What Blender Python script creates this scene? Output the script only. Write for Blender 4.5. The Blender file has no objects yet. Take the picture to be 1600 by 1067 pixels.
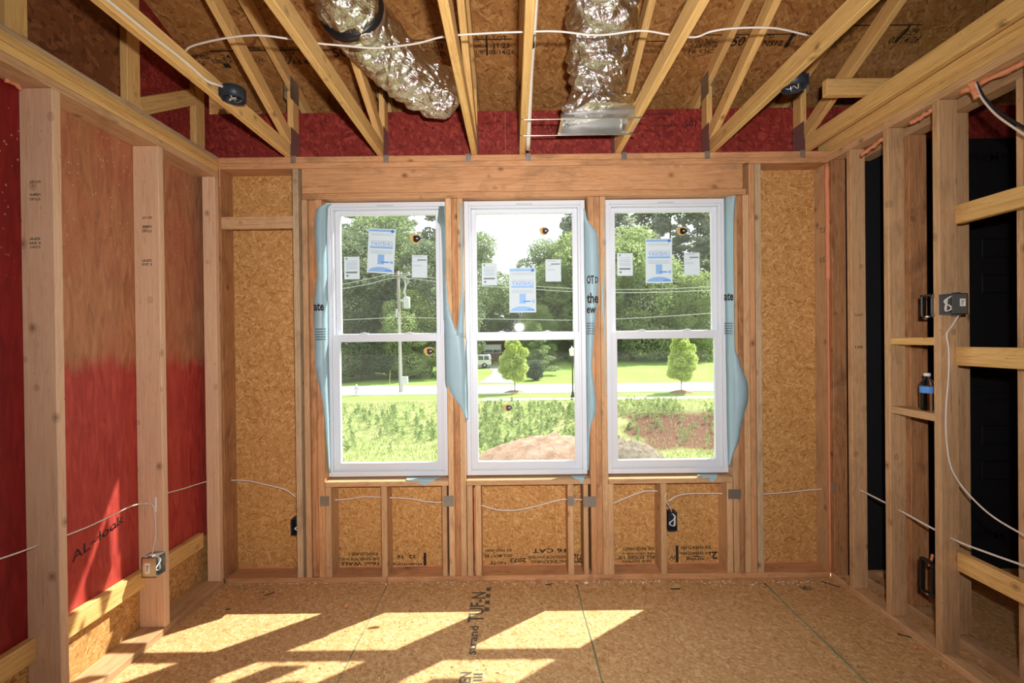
import bpy, bmesh, math, random
import numpy as np
from mathutils import Vector, Matrix, noise as mnoise
random.seed(7); rng = np.random.default_rng(7)
S = bpy.context.scene
C = S.collection

# ------------------------------------------------------------------ camera
F, CX, CY = 740.0, 800.0, 533.5
YAW, PITCH, ROLL = math.radians(-.02), math.radians(-.292), math.radians(.648)
EYE = Vector((0, 0, 1.588))
def ray(u, v):
    a, b = u-CX, v-CY
    c, s = math.cos(ROLL), math.sin(ROLL); a, b = c*a-s*b, s*a+c*b
    x, y, z = a/F, 1.0, -b/F
    c, s = math.cos(PITCH), math.sin(PITCH); y, z = c*y-s*z, s*y+c*z
    c, s = math.cos(YAW), math.sin(YAW); x, y = c*x+s*y, -s*x+c*y
    return Vector((x, y, z))
def at(u, v, ax, val):
    """the point of the plane ax = val that the photograph shows at pixel (u, v)"""
    d = ray(u, v); i = 'XYZ'.index(ax)
    return EYE + d*((val-EYE[i])/d[i])
cam_d = bpy.data.cameras.new('camera'); cam = bpy.data.objects.new('camera', cam_d); C.objects.link(cam)
cam_d.sensor_width = 36; cam_d.lens = F/1600*36; cam_d.clip_start = .05; cam_d.clip_end = 400
fw = ray(CX, CY); rt = (ray(CX+1, CY)-fw).normalized(); fw.normalize(); up = rt.cross(fw)
M = Matrix((rt, up, -fw)).transposed().to_4x4(); M.translation = EYE; cam.matrix_world = M
S.camera = cam

# ------------------------------------------------------------------ sky, sun, flash
W = bpy.data.worlds.new('sky'); S.world = W; W.use_nodes = True
bg = W.node_tree.nodes['Background']; bg.inputs[0].default_value = (.93, .97, 1, 1); bg.inputs[1].default_value = 1.9
sd = bpy.data.lights.new('sun', 'SUN'); sd.energy = 13; sd.angle = math.radians(.55); sd.color = (1, .95, .84)
so = bpy.data.objects.new('sun', sd); C.objects.link(so)
so.rotation_euler = Vector((-.665, -.52, -1)).to_track_quat('-Z', 'Y').to_euler()
so.location = (6, 9, 9)
fd = bpy.data.lights.new('camera_flash', 'AREA'); fd.energy = 58; fd.spread = math.radians(126); fd.shape = 'RECTANGLE'; fd.size = .07; fd.size_y = .045; fd.color = (1, .955, .90)
fo = bpy.data.objects.new('camera_flash', fd); C.objects.link(fo)
fo.location = (.10, -.02, 1.588+.16); fo.rotation_euler = (math.radians(94), 0, 0)
S.view_settings.view_transform = 'Standard'; S.view_settings.look = 'None'
S.view_settings.exposure = 0.0; S.view_settings.gamma = 1.0; S.view_settings.use_curve_mapping = False

# ------------------------------------------------------------------ materials
class NT:
    def __init__(s, name):
        s.m = bpy.data.materials.new(name); s.m.use_nodes = True
        s.t = s.m.node_tree; s.t.nodes.clear()
        s.out = s.n('ShaderNodeOutputMaterial')
    def n(s, typ, **kw):
        nd = s.t.nodes.new(typ)
        for k, v in kw.items(): setattr(nd, k, v)
        return nd
    def l(s, a, b): s.t.links.new(a, b)
    def set(s, inp, v):
        if hasattr(v, 'is_output') or hasattr(v, 'links'): s.l(v, inp)
        elif isinstance(v, (tuple, list)) and len(v) == 3 and inp.type == 'RGBA': inp.default_value = (*v, 1)
        else: inp.default_value = v
    def math(s, op, a, b=0, c=None):
        nd = s.n('ShaderNodeMath', operation=op); s.set(nd.inputs[0], a); s.set(nd.inputs[1], b)
        if c is not None: s.set(nd.inputs[2], c)
        return nd.outputs[0]
    def mix(s, f, a, b, mode='MIX'):
        nd = s.n('ShaderNodeMix', data_type='RGBA', blend_type=mode); s.set(nd.inputs[0], f); s.set(nd.inputs[6], a); s.set(nd.inputs[7], b)
        return nd.outputs[2]
    def ramp(s, f, stops):
        nd = s.n('ShaderNodeValToRGB'); s.l(f, nd.inputs[0]); e = nd.color_ramp.elements
        while len(e) < len(stops): e.new(.5)
        for el, (p, c) in zip(e, stops):
            el.position = p; el.color = (*c, 1) if not isinstance(c, (int, float)) else (c, c, c, 1)
        return nd.outputs[0]
    def coords(s, scale=(1, 1, 1), rot=(0, 0, 0), rnd=True, kind='Object'):
        tc = s.n('ShaderNodeTexCoord'); mp = s.n('ShaderNodeMapping')
        if kind == 'World':
            g = s.n('ShaderNodeNewGeometry'); src = g.outputs['Position']
        else: src = tc.outputs[kind]
        if rnd:
            oi = s.n('ShaderNodeObjectInfo'); ml = s.math('MULTIPLY', oi.outputs['Random'], 37.0)
            cb = s.n('ShaderNodeCombineXYZ'); [s.l(ml, cb.inputs[i]) for i in range(3)]
            ad = s.n('ShaderNodeVectorMath', operation='ADD'); s.l(src, ad.inputs[0]); s.l(cb.outputs[0], ad.inputs[1]); src = ad.outputs[0]
        if any(rot):
            m0 = s.n('ShaderNodeMapping'); s.l(src, m0.inputs[0]); m0.inputs['Rotation'].default_value = rot; src = m0.outputs[0]
        s.l(src, mp.inputs[0]); mp.inputs['Scale'].default_value = scale
        return mp.outputs[0]
    def noise(s, vec, scale, detail=4, rough=.55, dist=0):
        nd = s.n('ShaderNodeTexNoise'); s.l(vec, nd.inputs['Vector']); nd.inputs['Scale'].default_value = scale
        nd.inputs['Detail'].default_value = detail; nd.inputs['Roughness'].default_value = rough; nd.inputs['Distortion'].default_value = dist
        return nd.outputs[0]
    def voro(s, vec, scale, out='Distance', feat='F1'):
        nd = s.n('ShaderNodeTexVoronoi', feature=feat); s.l(vec, nd.inputs['Vector']); nd.inputs['Scale'].default_value = scale
        return nd.outputs[out]
    def bump(s, h, strength=.3, dist=.01):
        nd = s.n('ShaderNodeBump'); s.l(h, nd.inputs['Height']); nd.inputs['Strength'].default_value = strength; nd.inputs['Distance'].default_value = dist
        return nd.outputs[0]
    def bsdf(s, col, rough=.6, metal=0, bump=None, spec=.3, **kw):
        nd = s.n('ShaderNodeBsdfPrincipled'); s.set(nd.inputs['Base Color'], col); s.set(nd.inputs['Roughness'], rough)
        nd.inputs['Metallic'].default_value = metal; nd.inputs['Specular IOR Level'].default_value = spec
        for k, v in kw.items(): s.set(nd.inputs[k], v)
        if bump is not None: s.l(bump, nd.inputs['Normal'])
        s.l(nd.outputs[0], s.out.inputs[0]); return nd

def lumber(name, light, mid, dark, stain=.0, var=.25):
    t = NT(name); oi = t.n('ShaderNodeObjectInfo')
    v1 = t.coords((.9, 22, 22)); v2 = t.coords((.45, 7, 7)); v3 = t.coords((6.0, 7.5, 7.5)); v4 = t.coords((1.5, 2.5, 2.5))
    grain = t.noise(v1, 4.0, 5, .6, .6)
    rings = t.noise(v2, 3.0, 3, .5, 1.6)
    wv = t.math('FRACT', t.math('MULTIPLY', rings, 9.0))
    wv = t.math('ABSOLUTE', t.math('SUBTRACT', t.math('MULTIPLY', wv, 2.0), 1.0))
    g = t.math('ADD', t.math('MULTIPLY', grain, .8), t.math('MULTIPLY', wv, .2))
    col = t.ramp(g, [(.18, dark), (.42, mid), (.66, light)])
    kn = t.voro(v3, 1.0)
    knot = t.ramp(kn, [(.03, 1.0), (.075, .75), (.10, .25), (.13, .5), (.16, 0.0)])
    kc = tuple(c*.45 for c in dark)
    col = t.mix(t.math('MULTIPLY', knot, .8), col, kc)
    nail = t.ramp(t.voro(t.coords((14, 34, 34)), 1.0), [(.045, 1.0), (.07, 0.0)])
    col = t.mix(t.math('MULTIPLY', nail, .6), col, (.05, .03, .02))
    if stain:
        st = t.ramp(t.noise(v4, 2.2, 5, .65, .5), [(.5, 0.0), (.68, 1.0)])
        col = t.mix(t.math('MULTIPLY', st, stain), col, (.07, .035, .02))
    br = t.math('ADD', t.math('MULTIPLY', oi.outputs['Random'], var), 1-var*.5)
    hsv = t.n('ShaderNodeHueSaturation'); t.l(col, hsv.inputs['Color']); t.l(br, hsv.inputs['Value'])
    t.bsdf(hsv.outputs[0], .62, bump=t.bump(g, .12, .004), spec=.25)
    return t.m
def osb(name, pale, mid, dark, rough=.65, scale=1.0, speck=.6):
    t = NT(name)
    warp = t.n('ShaderNodeTexNoise'); t.l(t.coords((1, 1, 1)), warp.inputs['Vector']); warp.inputs['Scale'].default_value = 14*scale; warp.inputs['Detail'].default_value = 1
    layers = []
    for i, (a, sx, sy) in enumerate(((.35, 14, 70), (-.75, 17, 85), (1.3, 14, 75), (2.25, 20, 95))):
        v = t.coords((sx*scale, sy*scale, sy*scale*.6), (.35*(i % 2), .3*(i > 1), a))
        ad = t.n('ShaderNodeVectorMath', operation='MULTIPLY_ADD'); t.l(warp.outputs['Color'], ad.inputs[0]); ad.inputs[1].default_value = (1.2, 3.0, 3.0); t.l(v, ad.inputs[2])
        vn = t.n('ShaderNodeTexVoronoi', feature='F1'); t.l(ad.outputs[0], vn.inputs['Vector']); vn.inputs['Scale'].default_value = 1; vn.inputs['Randomness'].default_value = 1
        sc_ = t.n('ShaderNodeSeparateColor'); t.l(vn.outputs['Color'], sc_.inputs[0]); layers.append(sc_)
    # a strand lies on top where its own random rank is the highest of the four layers
    val, rank = layers[0].outputs[0], layers[0].outputs[1]
    for l in layers[1:]:
        g = t.math('GREATER_THAN', l.outputs[1], rank)
        mx = t.n('ShaderNodeMix', data_type='FLOAT'); t.l(g, mx.inputs[0]); t.l(val, mx.inputs[2]); t.l(l.outputs[0], mx.inputs[3]); val = mx.outputs[0]
        rank = t.math('MAXIMUM', rank, l.outputs[1])
    col = t.ramp(val, [(.0, dark), (.3, mid), (.6, mid), (.95, pale)])
    big = t.noise(t.coords((1, 1, 1)), 1.6, 3)
    col = t.mix(t.math('MULTIPLY', big, .4), col, tuple(c*.7 for c in mid))
    fine = t.noise(t.coords((30*scale, 110*scale, 110*scale), (.2, .1, .6)), 1.0, 3)
    col = t.mix(t.math('MULTIPLY', fine, .35), col, dark)
    sp = t.ramp(t.noise(t.coords((50*scale, 120*scale, 90*scale), (.3, .2, -.7)), 1.0, 2, .5), [(.28, 1.0), (.33, 0.0)])
    col = t.mix(t.math('MULTIPLY', sp, speck), col, tuple(c*.25 for c in dark))
    t.bsdf(col, rough, bump=t.bump(val, .2, .002), spec=.3)
    return t.m
def plain(name, col, rough=.5, metal=0, spec=.4, nz=0, **kw):
    t = NT(name)
    c = col
    if nz:
        n = t.noise(t.coords((1, 1, 1)), 30, 4)
        c = t.mix(t.math('MULTIPLY', n, nz), col, tuple(x*.45 for x in col))
    t.bsdf(c, rough, metal, spec=spec, **kw); return t.m

MT = {}
MT['truss'] = lumber('truss_pine', (.78, .50, .20), (.66, .39, .14), (.42, .225, .075), 0, .2)
MT['stud'] = lumber('stud_pine', (.64, .405, .225), (.54, .32, .165), (.34, .175, .085), .25)
MT['orange'] = lumber('header_pine', (.60, .325, .165), (.50, .25, .115), (.29, .12, .05), .35)  # orange tone holds warm bounced light, put into the wood colour
MT['pink'] = lumber('stud_spruce', (.74, .50, .33), (.68, .43, .275), (.50, .28, .165), .05, .12)
MT['stain'] = lumber('stained_pine', (.52, .27, .13), (.40, .18, .075), (.18, .065, .03), .5)
MT['grey'] = lumber('weathered_pine', (.60, .44, .28), (.50, .35, .21), (.26, .16, .085), .3)
MT['osb_wall'] = osb('osb_wall', (.82, .52, .22), (.60, .315, .105), (.34, .14, .038), scale=1.55, speck=.7)
MT['osb_roof'] = osb('osb_roof', (.60, .34, .125), (.43, .20, .06), (.22, .08, .024), scale=.85)
MT['osb_floor'] = osb('osb_floor', (.84, .60, .33), (.64, .385, .175), (.40, .20, .075), scale=1.4, speck=.5)
MT['osb_red'] = osb('osb_red', (.42, .065, .045), (.26, .026, .02), (.12, .010, .010), scale=.85)
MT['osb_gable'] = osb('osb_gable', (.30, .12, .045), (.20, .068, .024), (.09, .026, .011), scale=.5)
def red_ply():
    t = NT('red_stained_plywood')
    wc = t.coords((1, 1, 1), rnd=False, kind='World'); sp = t.n('ShaderNodeSeparateXYZ'); t.l(wc, sp.inputs[0])
    edge = t.math('ADD', sp.outputs[2], t.math('MULTIPLY', t.math('SUBTRACT', t.noise(t.coords((1, 2.5, 1), rnd=False, kind='World'), 2.6, 4, .6), .5), .25))
    # the red stain covers the lower part of the sheets and the whole of the near sheet, which also carries painted shade
    low = t.ramp(t.math('SUBTRACT', 2.0, edge), [(.47, 0.0), (.56, 1.0)])
    near = t.ramp(t.math('MULTIPLY', sp.outputs[1], .3), [(.592, 1.0), (.602, 0.0)])
    f = t.math('MAXIMUM', low, near)
    g = t.noise(t.coords((1, 5, .9), rnd=False, kind='World'), 5, 6, .62, 1.4)
    tan = t.ramp(g, [(.25, (.26, .105, .055)), (.55, (.46, .20, .10)), (.8, (.55, .28, .15))])
    red = t.ramp(g, [(.25, (.26, .022, .02)), (.55, (.45, .055, .042)), (.8, (.56, .11, .075))])
    col = t.mix(f, tan, red)
    wash = t.ramp(t.noise(t.coords((1, 1, .5), rnd=False, kind='World'), 3.0, 3), [(.45, 0.0), (.75, .55)])
    col = t.mix(wash, col, (.42, .06, .045))
    col = t.mix(near, col, t.ramp(g, [(.25, (.13, .006, .008)), (.6, (.24, .014, .014)), (.85, (.30, .03, .025))]))  # near sheet deepened to maroon: weaker flash put into the colour
    fl = t.ramp(t.voro(t.coords((1, 1, .7), rnd=False, kind='World'), 42), [(.10, 1.0), (.17, 0.0)])
    up = t.ramp(t.math('MULTIPLY', sp.outputs[2], .4), [(.72, 0.0), (.95, .55)])
    col = t.mix(t.math('MULTIPLY', fl, up), col, (.75, .58, .45))
    t.bsdf(col, .5, bump=t.bump(g, .1, .004), spec=.3); return t.m
MT['ply'] = red_ply()
MT['black'] = plain('black_sheathing', (.012, .013, .016), .55, spec=.25)
MT['blackink'] = plain('black_ink', (.02, .014, .01), .7)
MT['fadeink'] = plain('faded_ink', (.09, .055, .035), .7)
MT['greyink'] = plain('grey_ink_on_floor', (.10, .085, .065), .7)
MT['darkgrey'] = plain('dark_grey_print', (.0022, .0022, .003), .6)
MT['redink'] = plain('dark_red_print', (.055, .006, .006), .7)
MT['vinyl'] = plain('white_vinyl', (.66, .695, .77), .35, spec=.5)
MT['steel'] = plain('galvanised_steel', (.48, .48, .47), .38, .85, nz=.45)
MT['brightsteel'] = plain('bright_steel', (.75, .75, .73), .22, .95)
MT['cable'] = plain('white_cable_jacket', (.72, .66, .62), .4, spec=.5)
MT['blackcable'] = plain('black_cable_jacket', (.015, .017, .022), .4)
MT['bluebox'] = plain('dark_blue_plastic', (.018, .026, .038), .45)
MT['greybox'] = plain('grey_plastic', (.10, .10, .10), .5)
MT['blackplastic'] = plain('black_plastic', (.012, .012, .012), .35)
MT['paper'] = plain('white_paper', (.85, .86, .84), .6)
MT['foam'] = plain('orange_foam', (.78, .30, .16), .8, nz=.3)
MT['chalk'] = plain('green_edge_seal', (.17, .25, .16), .85, nz=.4)
MT['pvc'] = plain('white_pvc', (.80, .74, .66), .35)
MT['tape'] = plain('black_tape', (.01, .01, .012), .4)
MT['white'] = plain('white_paint', (.8, .8, .78), .5)
MT['label_blue'] = plain('blue_print', (.10, .28, .75), .6)
MT['label_lblue'] = plain('light_blue_print', (.25, .45, .80), .6)
MT['label_grey'] = plain('grey_print', (.16, .17, .17), .6)
MT['label_pale'] = plain('pale_grey_print', (.36, .42, .50), .6)
MT['tan'] = plain('tan_foam_tag', (.62, .38, .14), .7)
MT['pole'] = plain('weathered_pole_wood', (.32, .29, .25), .8, nz=.5)
MT['iron'] = plain('black_iron', (.015, .016, .016), .4)
MT['asphalt'] = plain('pale_concrete_road', (.72, .70, .68), .85, nz=.12)
MT['concrete'] = plain('pale_concrete', (.74, .71, .66), .85, nz=.15)
MT['driveway'] = plain('grey_driveway_concrete', (.34, .315, .29), .85, nz=.2)
MT['hydrant'] = plain('grey_hydrant_paint', (.42, .43, .42), .5)
MT['bark'] = plain('bark', (.12, .085, .06), .9, nz=.6)
MT['carwhite'] = plain('white_car_paint', (.75, .76, .77), .25, spec=.6)
MT['carglass'] = plain('dark_car_glass', (.03, .04, .045), .08, spec=.8)
MT['tyre'] = plain('tyre_rubber', (.02, .02, .02), .8)
MT['hub'] = plain('alloy', (.5, .5, .5), .3, .8)
MT['roofdark'] = plain('dark_shingles', (.055, .048, .043), .9, nz=.5)
def brickmat():
    t = NT('red_brick'); b = t.n('ShaderNodeTexBrick'); t.l(t.coords((1, 1, 1), (math.pi/2, 0, 0), rnd=False), b.inputs[0])
    b.inputs['Scale'].default_value = 1; b.inputs['Brick Width'].default_value = .21; b.inputs['Row Height'].default_value = .075; b.inputs['Mortar Size'].default_value = .008
    b.inputs['Color1'].default_value = (.20, .065, .04, 1); b.inputs['Color2'].default_value = (.14, .05, .035, 1); b.inputs['Mortar'].default_value = (.3, .24, .2, 1)
    t.bsdf(b.outputs[0], .85); return t.m
MT['brick'] = brickmat()
def film():
    t = NT('blue_house_wrap_film')
    n = t.noise(t.coords((1, 1, .4)), 9, 4, .6, .5)
    d = t.n('ShaderNodeBsdfPrincipled'); t.set(d.inputs['Base Color'], t.mix(n, (.44, .64, .76), (.58, .76, .84))); d.inputs['Roughness'].default_value = .4
    t.l(t.bump(n, .25, .02), d.inputs['Normal'])
    tr = t.n('ShaderNodeBsdfTranslucent'); tr.inputs[0].default_value = (.66, .86, .93, 1)
    mx = t.n('ShaderNodeMixShader'); mx.inputs[0].default_value = .45; t.l(d.outputs[0], mx.inputs[1]); t.l(tr.outputs[0], mx.inputs[2]); t.l(mx.outputs[0], t.out.inputs[0])
    return t.m
MT['film'] = film()
def paper_tr(name, col):
    t = NT(name)
    d = t.n('ShaderNodeBsdfDiffuse'); d.inputs[0].default_value = (*col, 1)
    tr = t.n('ShaderNodeBsdfTranslucent'); tr.inputs[0].default_value = (*col, 1)
    mx = t.n('ShaderNodeMixShader'); mx.inputs[0].default_value = .5; t.l(d.outputs[0], mx.inputs[1]); t.l(tr.outputs[0], mx.inputs[2]); t.l(mx.outputs[0], t.out.inputs[0])
    return t.m
MT['sticker'] = paper_tr('white_sticker_paper', (.66, .70, .76))
def glass():
    t = NT('window_glass')
    lw = t.n('ShaderNodeLayerWeight'); lw.inputs[0].default_value = .5
    fr = t.math('ADD', t.math('MULTIPLY', t.math('POWER', lw.outputs['Facing'], 5.0), .9), .035)
    a = t.n('ShaderNodeBsdfTransparent'); a.inputs[0].default_value = (.95, .97, .96, 1)
    g = t.n('ShaderNodeBsdfGlossy'); g.inputs['Roughness'].default_value = .02
    mx = t.n('ShaderNodeMixShader'); t.l(fr, mx.inputs[0])
    du = t.n('ShaderNodeBsdfTranslucent'); du.inputs[0].default_value = (.9, .9, .9, 1); dm = t.n('ShaderNodeMixShader'); dm.inputs[0].default_value = .014   # faint translucent veil, added to haze the view outside
    t.l(a.outputs[0], dm.inputs[1]); t.l(du.outputs[0], dm.inputs[2]); t.l(dm.outputs[0], mx.inputs[1]); t.l(g.outputs[0], mx.inputs[2])
    t.l(mx.outputs[0], t.out.inputs[0]); return t.m
MT['glass'] = glass()
def foil():
    t = NT('silver_foil')
    n1 = t.noise(t.coords((6, 14, 20), (.5, .3, .4)), 1.6, 5, .6, 1.8); n2 = t.noise(t.coords((16, 6, 9), (.2, .8, .3)), 1.1, 3, .5, 2.2)
    r1 = t.math('ABSOLUTE', t.math('SUBTRACT', n1, .5)); r2 = t.math('ABSOLUTE', t.math('SUBTRACT', n2, .5))
    h = t.math('ADD', t.math('MULTIPLY', r1, 1.5), t.math('MULTIPLY', r2, 2.0))
    t.bsdf((.80, .785, .77), .11, 1.0, bump=t.bump(h, .45, .03)); return t.m
MT['foil'] = foil()
def leaf(name, a, b, tr=.45, ns=.35):
    t = NT(name)
    n = t.noise(t.coords((1, 1, 1)), ns, 3); n2 = t.noise(t.coords((1, 1, 1)), 6, 2)
    c = t.mix(t.ramp(t.math('ADD', t.math('MULTIPLY', n, .6), t.math('MULTIPLY', n2, .4)), [(.35, 0.0), (.65, 1.0)]), a, b)
    d = t.n('ShaderNodeBsdfDiffuse'); t.l(c, d.inputs[0])
    r = t.n('ShaderNodeBsdfTranslucent'); t.l(t.mix(.35, c, tuple(min(1, x*1.6) for x in b)), r.inputs[0])
    mx = t.n('ShaderNodeMixShader'); mx.inputs[0].default_value = tr; t.l(d.outputs[0], mx.inputs[1]); t.l(r.outputs[0], mx.inputs[2]); t.l(mx.outputs[0], t.out.inputs[0])
    return t.m
MT['leaf_dark'] = leaf('dark_foliage', (.115, .155, .095), (.20, .245, .145), .5)
MT['leaf_mid'] = leaf('green_foliage', (.145, .20, .10), (.26, .32, .165), .5)
MT['leaf_light'] = leaf('light_foliage', (.20, .27, .11), (.33, .40, .18), .5)
MT['leaf_lime'] = leaf('lime_foliage', (.34, .43, .12), (.50, .57, .20), .5)
MT['leaf_bush'] = leaf('bush_foliage', (.08, .115, .08), (.13, .165, .115))
MT['pine_leaf'] = leaf('pine_foliage', (.22, .25, .19), (.30, .33, .25), .55)
MT['weed'] = leaf('weed_leaves', (.20, .27, .10), (.36, .44, .20), .45, .6)
MT['straw'] = leaf('grass_blades', (.26, .33, .12), (.42, .46, .21), .35, .5)
def groundmat(name, cols, sc, soil=None):
    t = NT(name); v = t.coords((1, 1, 1), rnd=False, kind='World')
    n = t.noise(v, sc, 6, .65); n2 = t.noise(v, sc*9, 4, .6)
    f = t.math('ADD', t.math('MULTIPLY', n, .65), t.math('MULTIPLY', n2, .35))
    col = t.ramp(f, [(.3, cols[0]), (.5, cols[1]), (.68, cols[2])])
    if soil:   # bare red clay on the right part of the bank
        sp = t.n('ShaderNodeSeparateXYZ'); t.l(v, sp.inputs[0])
        w = t.math('MULTIPLY', t.math('SUBTRACT', n, .5), 5.0)
        fx = t.ramp(t.math('MULTIPLY', t.math('ADD', sp.outputs[0], w), .1), [(.58, 0.0), (.72, 1.0)])
        fy = t.math('MULTIPLY', t.ramp(t.math('MULTIPLY', t.math('ADD', sp.outputs[1], w), .02), [(.455, 0.0), (.48, 1.0)]), t.ramp(t.math('MULTIPLY', sp.outputs[1], .02), [(.575, 1.0), (.60, 0.0)]))
        col = t.mix(t.math('MULTIPLY', fx, fy), col, t.mix(n2, (.05, .022, .014), (.19, .085, .055)))
    t.bsdf(col, .9, bump=t.bump(n2, .6, .1), spec=.1); return t.m
MT['ground'] = groundmat('rough_grass_ground', ((.36, .33, .18), (.29, .34, .13), (.23, .31, .10)), .5, True)
MT['lawn'] = groundmat('mown_lawn', ((.17, .26, .06), (.21, .31, .075), (.26, .36, .10)), .25)
MT['chips'] = groundmat('clay_and_chip_soil', ((.18, .095, .065), (.37, .23, .165), (.52, .38, .30)), 2.5)
MT['mulch'] = groundmat('mulch', ((.20, .12, .07), (.34, .22, .14), (.42, .30, .2)), 6)
MT['brush'] = groundmat('grey_brush_soil', ((.09, .065, .045), (.22, .18, .14), (.36, .31, .25)), 4)

# ------------------------------------------------------------------ helpers
def world(o):
    m = o.matrix_basis.copy()
    return world(o.parent) @ o.matrix_parent_inverse @ m if o.parent else m
def put(o, parent=None, kind=None, label=None, cat=None, group=None):
    C.objects.link(o) if o.name not in C.objects else None
    if parent is not None:
        o.parent = parent; o.matrix_parent_inverse = world(parent).inverted()
    if kind: o['kind'] = kind
    if label: o['label'] = label
    if cat: o['category'] = cat
    if group: o['group'] = group
    return o
def empty(name, loc=(0, 0, 0), **kw):
    o = bpy.data.objects.new(name, None); o.location = loc; o.empty_display_size = .05
    return put(o, **kw)
def mesh(name, verts, faces, mat, parent=None, smooth=False, **kw):
    me = bpy.data.meshes.new(name); me.from_pydata([tuple(v) for v in verts], [], faces)
    me.materials.append(MT[mat] if isinstance(mat, str) else mat)
    if smooth: me.shade_smooth()
    o = bpy.data.objects.new(name, me); return put(o, parent, **kw)
def frombm(name, bm, mat, parent=None, smooth=False, **kw):
    me = bpy.data.meshes.new(name); bm.normal_update(); bm.to_mesh(me); bm.free(); me.materials.append(MT[mat])
    if smooth: me.shade_smooth()
    o = bpy.data.objects.new(name, me); return put(o, parent, **kw)
def bmbox(bm, x0, x1, y0, y1, z0, z1, bev=0):
    r = bmesh.ops.create_cube(bm, size=1)['verts']
    for v in r: v.co = Vector((x0+(v.co.x+.5)*(x1-x0), y0+(v.co.y+.5)*(y1-y0), z0+(v.co.z+.5)*(z1-z0)))
    if bev:
        es = list({e for v in r for e in v.link_edges})
        bmesh.ops.bevel(bm, geom=es, offset=bev, segments=1, affect='EDGES')
def boxes(name, lst, mat, parent=None, bev=0, **kw):
    """one part made of several boxes"""
    bm = bmesh.new()
    for b in lst: bmbox(bm, *b, bev=bev)
    return frombm(name, bm, mat, parent, **kw)
def board(name, x0, x1, y0, y1, z0, z1, mat, parent=None, bev=.003, **kw):
    """a box whose local X runs along its longest side, so the grain follows it"""
    d = [x1-x0, y1-y0, z1-z0]; i = d.index(max(d))
    order = {0: (0, 1, 2), 1: (1, 2, 0), 2: (2, 0, 1)}[i]
    L, a, b = (d[k]/2 for k in order)
    bm = bmesh.new(); bmbox(bm, -L, L, -a, a, -b, b, bev=min(bev, min(a, b)*.5))
    o = frombm(name, bm, mat, None)
    ax = [Vector((1, 0, 0)), Vector((0, 1, 0)), Vector((0, 0, 1))]
    R = Matrix((ax[order[0]], ax[order[1]], ax[order[2]])).transposed().to_4x4()
    R.translation = ((x0+x1)/2, (y0+y1)/2, (z0+z1)/2)
    o.matrix_basis = R
    return put(o, parent, **kw)
def beam(name, p, q, w, t, mat, parent=None, side=(1, 0, 0), bev=.003, **kw):
    """a board from p to q; w = size across, t = size along 'side'"""
    p, q = Vector(p), Vector(q); d = (q-p); L = d.length/2; d.normalize(); s = Vector(side); s = (s-d*s.dot(d)).normalized(); n = d.cross(s)
    bm = bmesh.new(); bmbox(bm, -L, L, -t/2, t/2, -w/2, w/2, bev=bev)
    o = frombm(name, bm, mat, None)
    R = Matrix((d, s, n)).transposed().to_4x4(); R.translation = (p+q)/2; o.matrix_basis = R
    return put(o, parent, **kw)
def smoothpath(pts, n=8):
    pts = [Vector(p) for p in pts]; P = [pts[0]*2-pts[1]]+pts+[pts[-1]*2-pts[-2]]; out = []
    for i in range(1, len(P)-2):
        a, b, c, d = P[i-1:i+3]
        for k in range(n):
            t = k/n; out.append(.5*((2*b)+(c-a)*t+(2*a-5*b+4*c-d)*t*t+(3*b-a-3*c+d)*t*t*t))
    out.append(pts[-1]); return out
def tube(name, pts, r, mat, parent=None, seg=8, n=8, rad=None, smooth=True, flat=1.0, disp=None, **kw):
    P = smoothpath(pts, n) if n > 1 else [Vector(p) for p in pts]
    vs, fs = [], []; nrm = None
    for i, p in enumerate(P):
        d = (P[min(i+1, len(P)-1)]-P[max(i-1, 0)]).normalized()
        if nrm is None: nrm = d.orthogonal().normalized()
        nrm = (nrm-d*nrm.dot(d)).normalized(); bn = d.cross(nrm)
        rr = r if rad is None else rad(i/(len(P)-1))
        for k in range(seg):
            a = 2*math.pi*k/seg; off = nrm*math.cos(a)+bn*math.sin(a)*flat
            q = p+off*rr
            if disp: q = q+off*disp(q, i/(len(P)-1), a)
            vs.append(q)
    for i in range(len(P)-1):
        for k in range(seg):
            k2 = (k+1) % seg; fs.append((i*seg+k, i*seg+k2, (i+1)*seg+k2, (i+1)*seg+k))
    fs.append(tuple(range(seg-1, -1, -1))); fs.append(tuple((len(P)-1)*seg+k for k in range(seg)))
    return mesh(name, vs, fs, mat, parent, smooth, **kw)
def lathe(name, prof, loc, mat, parent=None, seg=20, axis=(0, 0, 1), **kw):
    """a turned shape: prof = [(radius, height)...] about 'axis' through loc"""
    ax = Vector(axis).normalized(); u = ax.orthogonal().normalized(); v = ax.cross(u); L = Vector(loc); vs, fs = [], []
    for r, h in prof:
        for k in range(seg):
            a = 2*math.pi*k/seg; vs.append(L+ax*h+(u*math.cos(a)+v*math.sin(a))*max(r, 1e-4))
    for i in range(len(prof)-1):
        for k in range(seg): k2 = (k+1) % seg; fs.append((i*seg+k, i*seg+k2, (i+1)*seg+k2, (i+1)*seg+k))
    fs.append(tuple(range(seg-1, -1, -1))); fs.append(tuple((len(prof)-1)*seg+k for k in range(seg)))
    return mesh(name, vs, fs, mat, parent, True, **kw)
def sheet(name, pts, normal, th, mat, parent=None, **kw):
    """a flat polygon given its real thickness th along normal"""
    n = Vector(normal).normalized()*th; k = len(pts); pts = [Vector(p) for p in pts]
    vs = pts+[p+n for p in pts]
    fs = [tuple(range(k)), tuple(range(2*k-1, k-1, -1))]+[(i, i+k, (i+1) % k+k, (i+1) % k) for i in range(k)]
    o = mesh(name, vs, fs, mat, parent, **kw)
    bm = bmesh.new(); bm.from_mesh(o.data); bmesh.ops.recalc_face_normals(bm, faces=bm.faces); bm.to_mesh(o.data); bm.free()
    return o
DG = None
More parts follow.
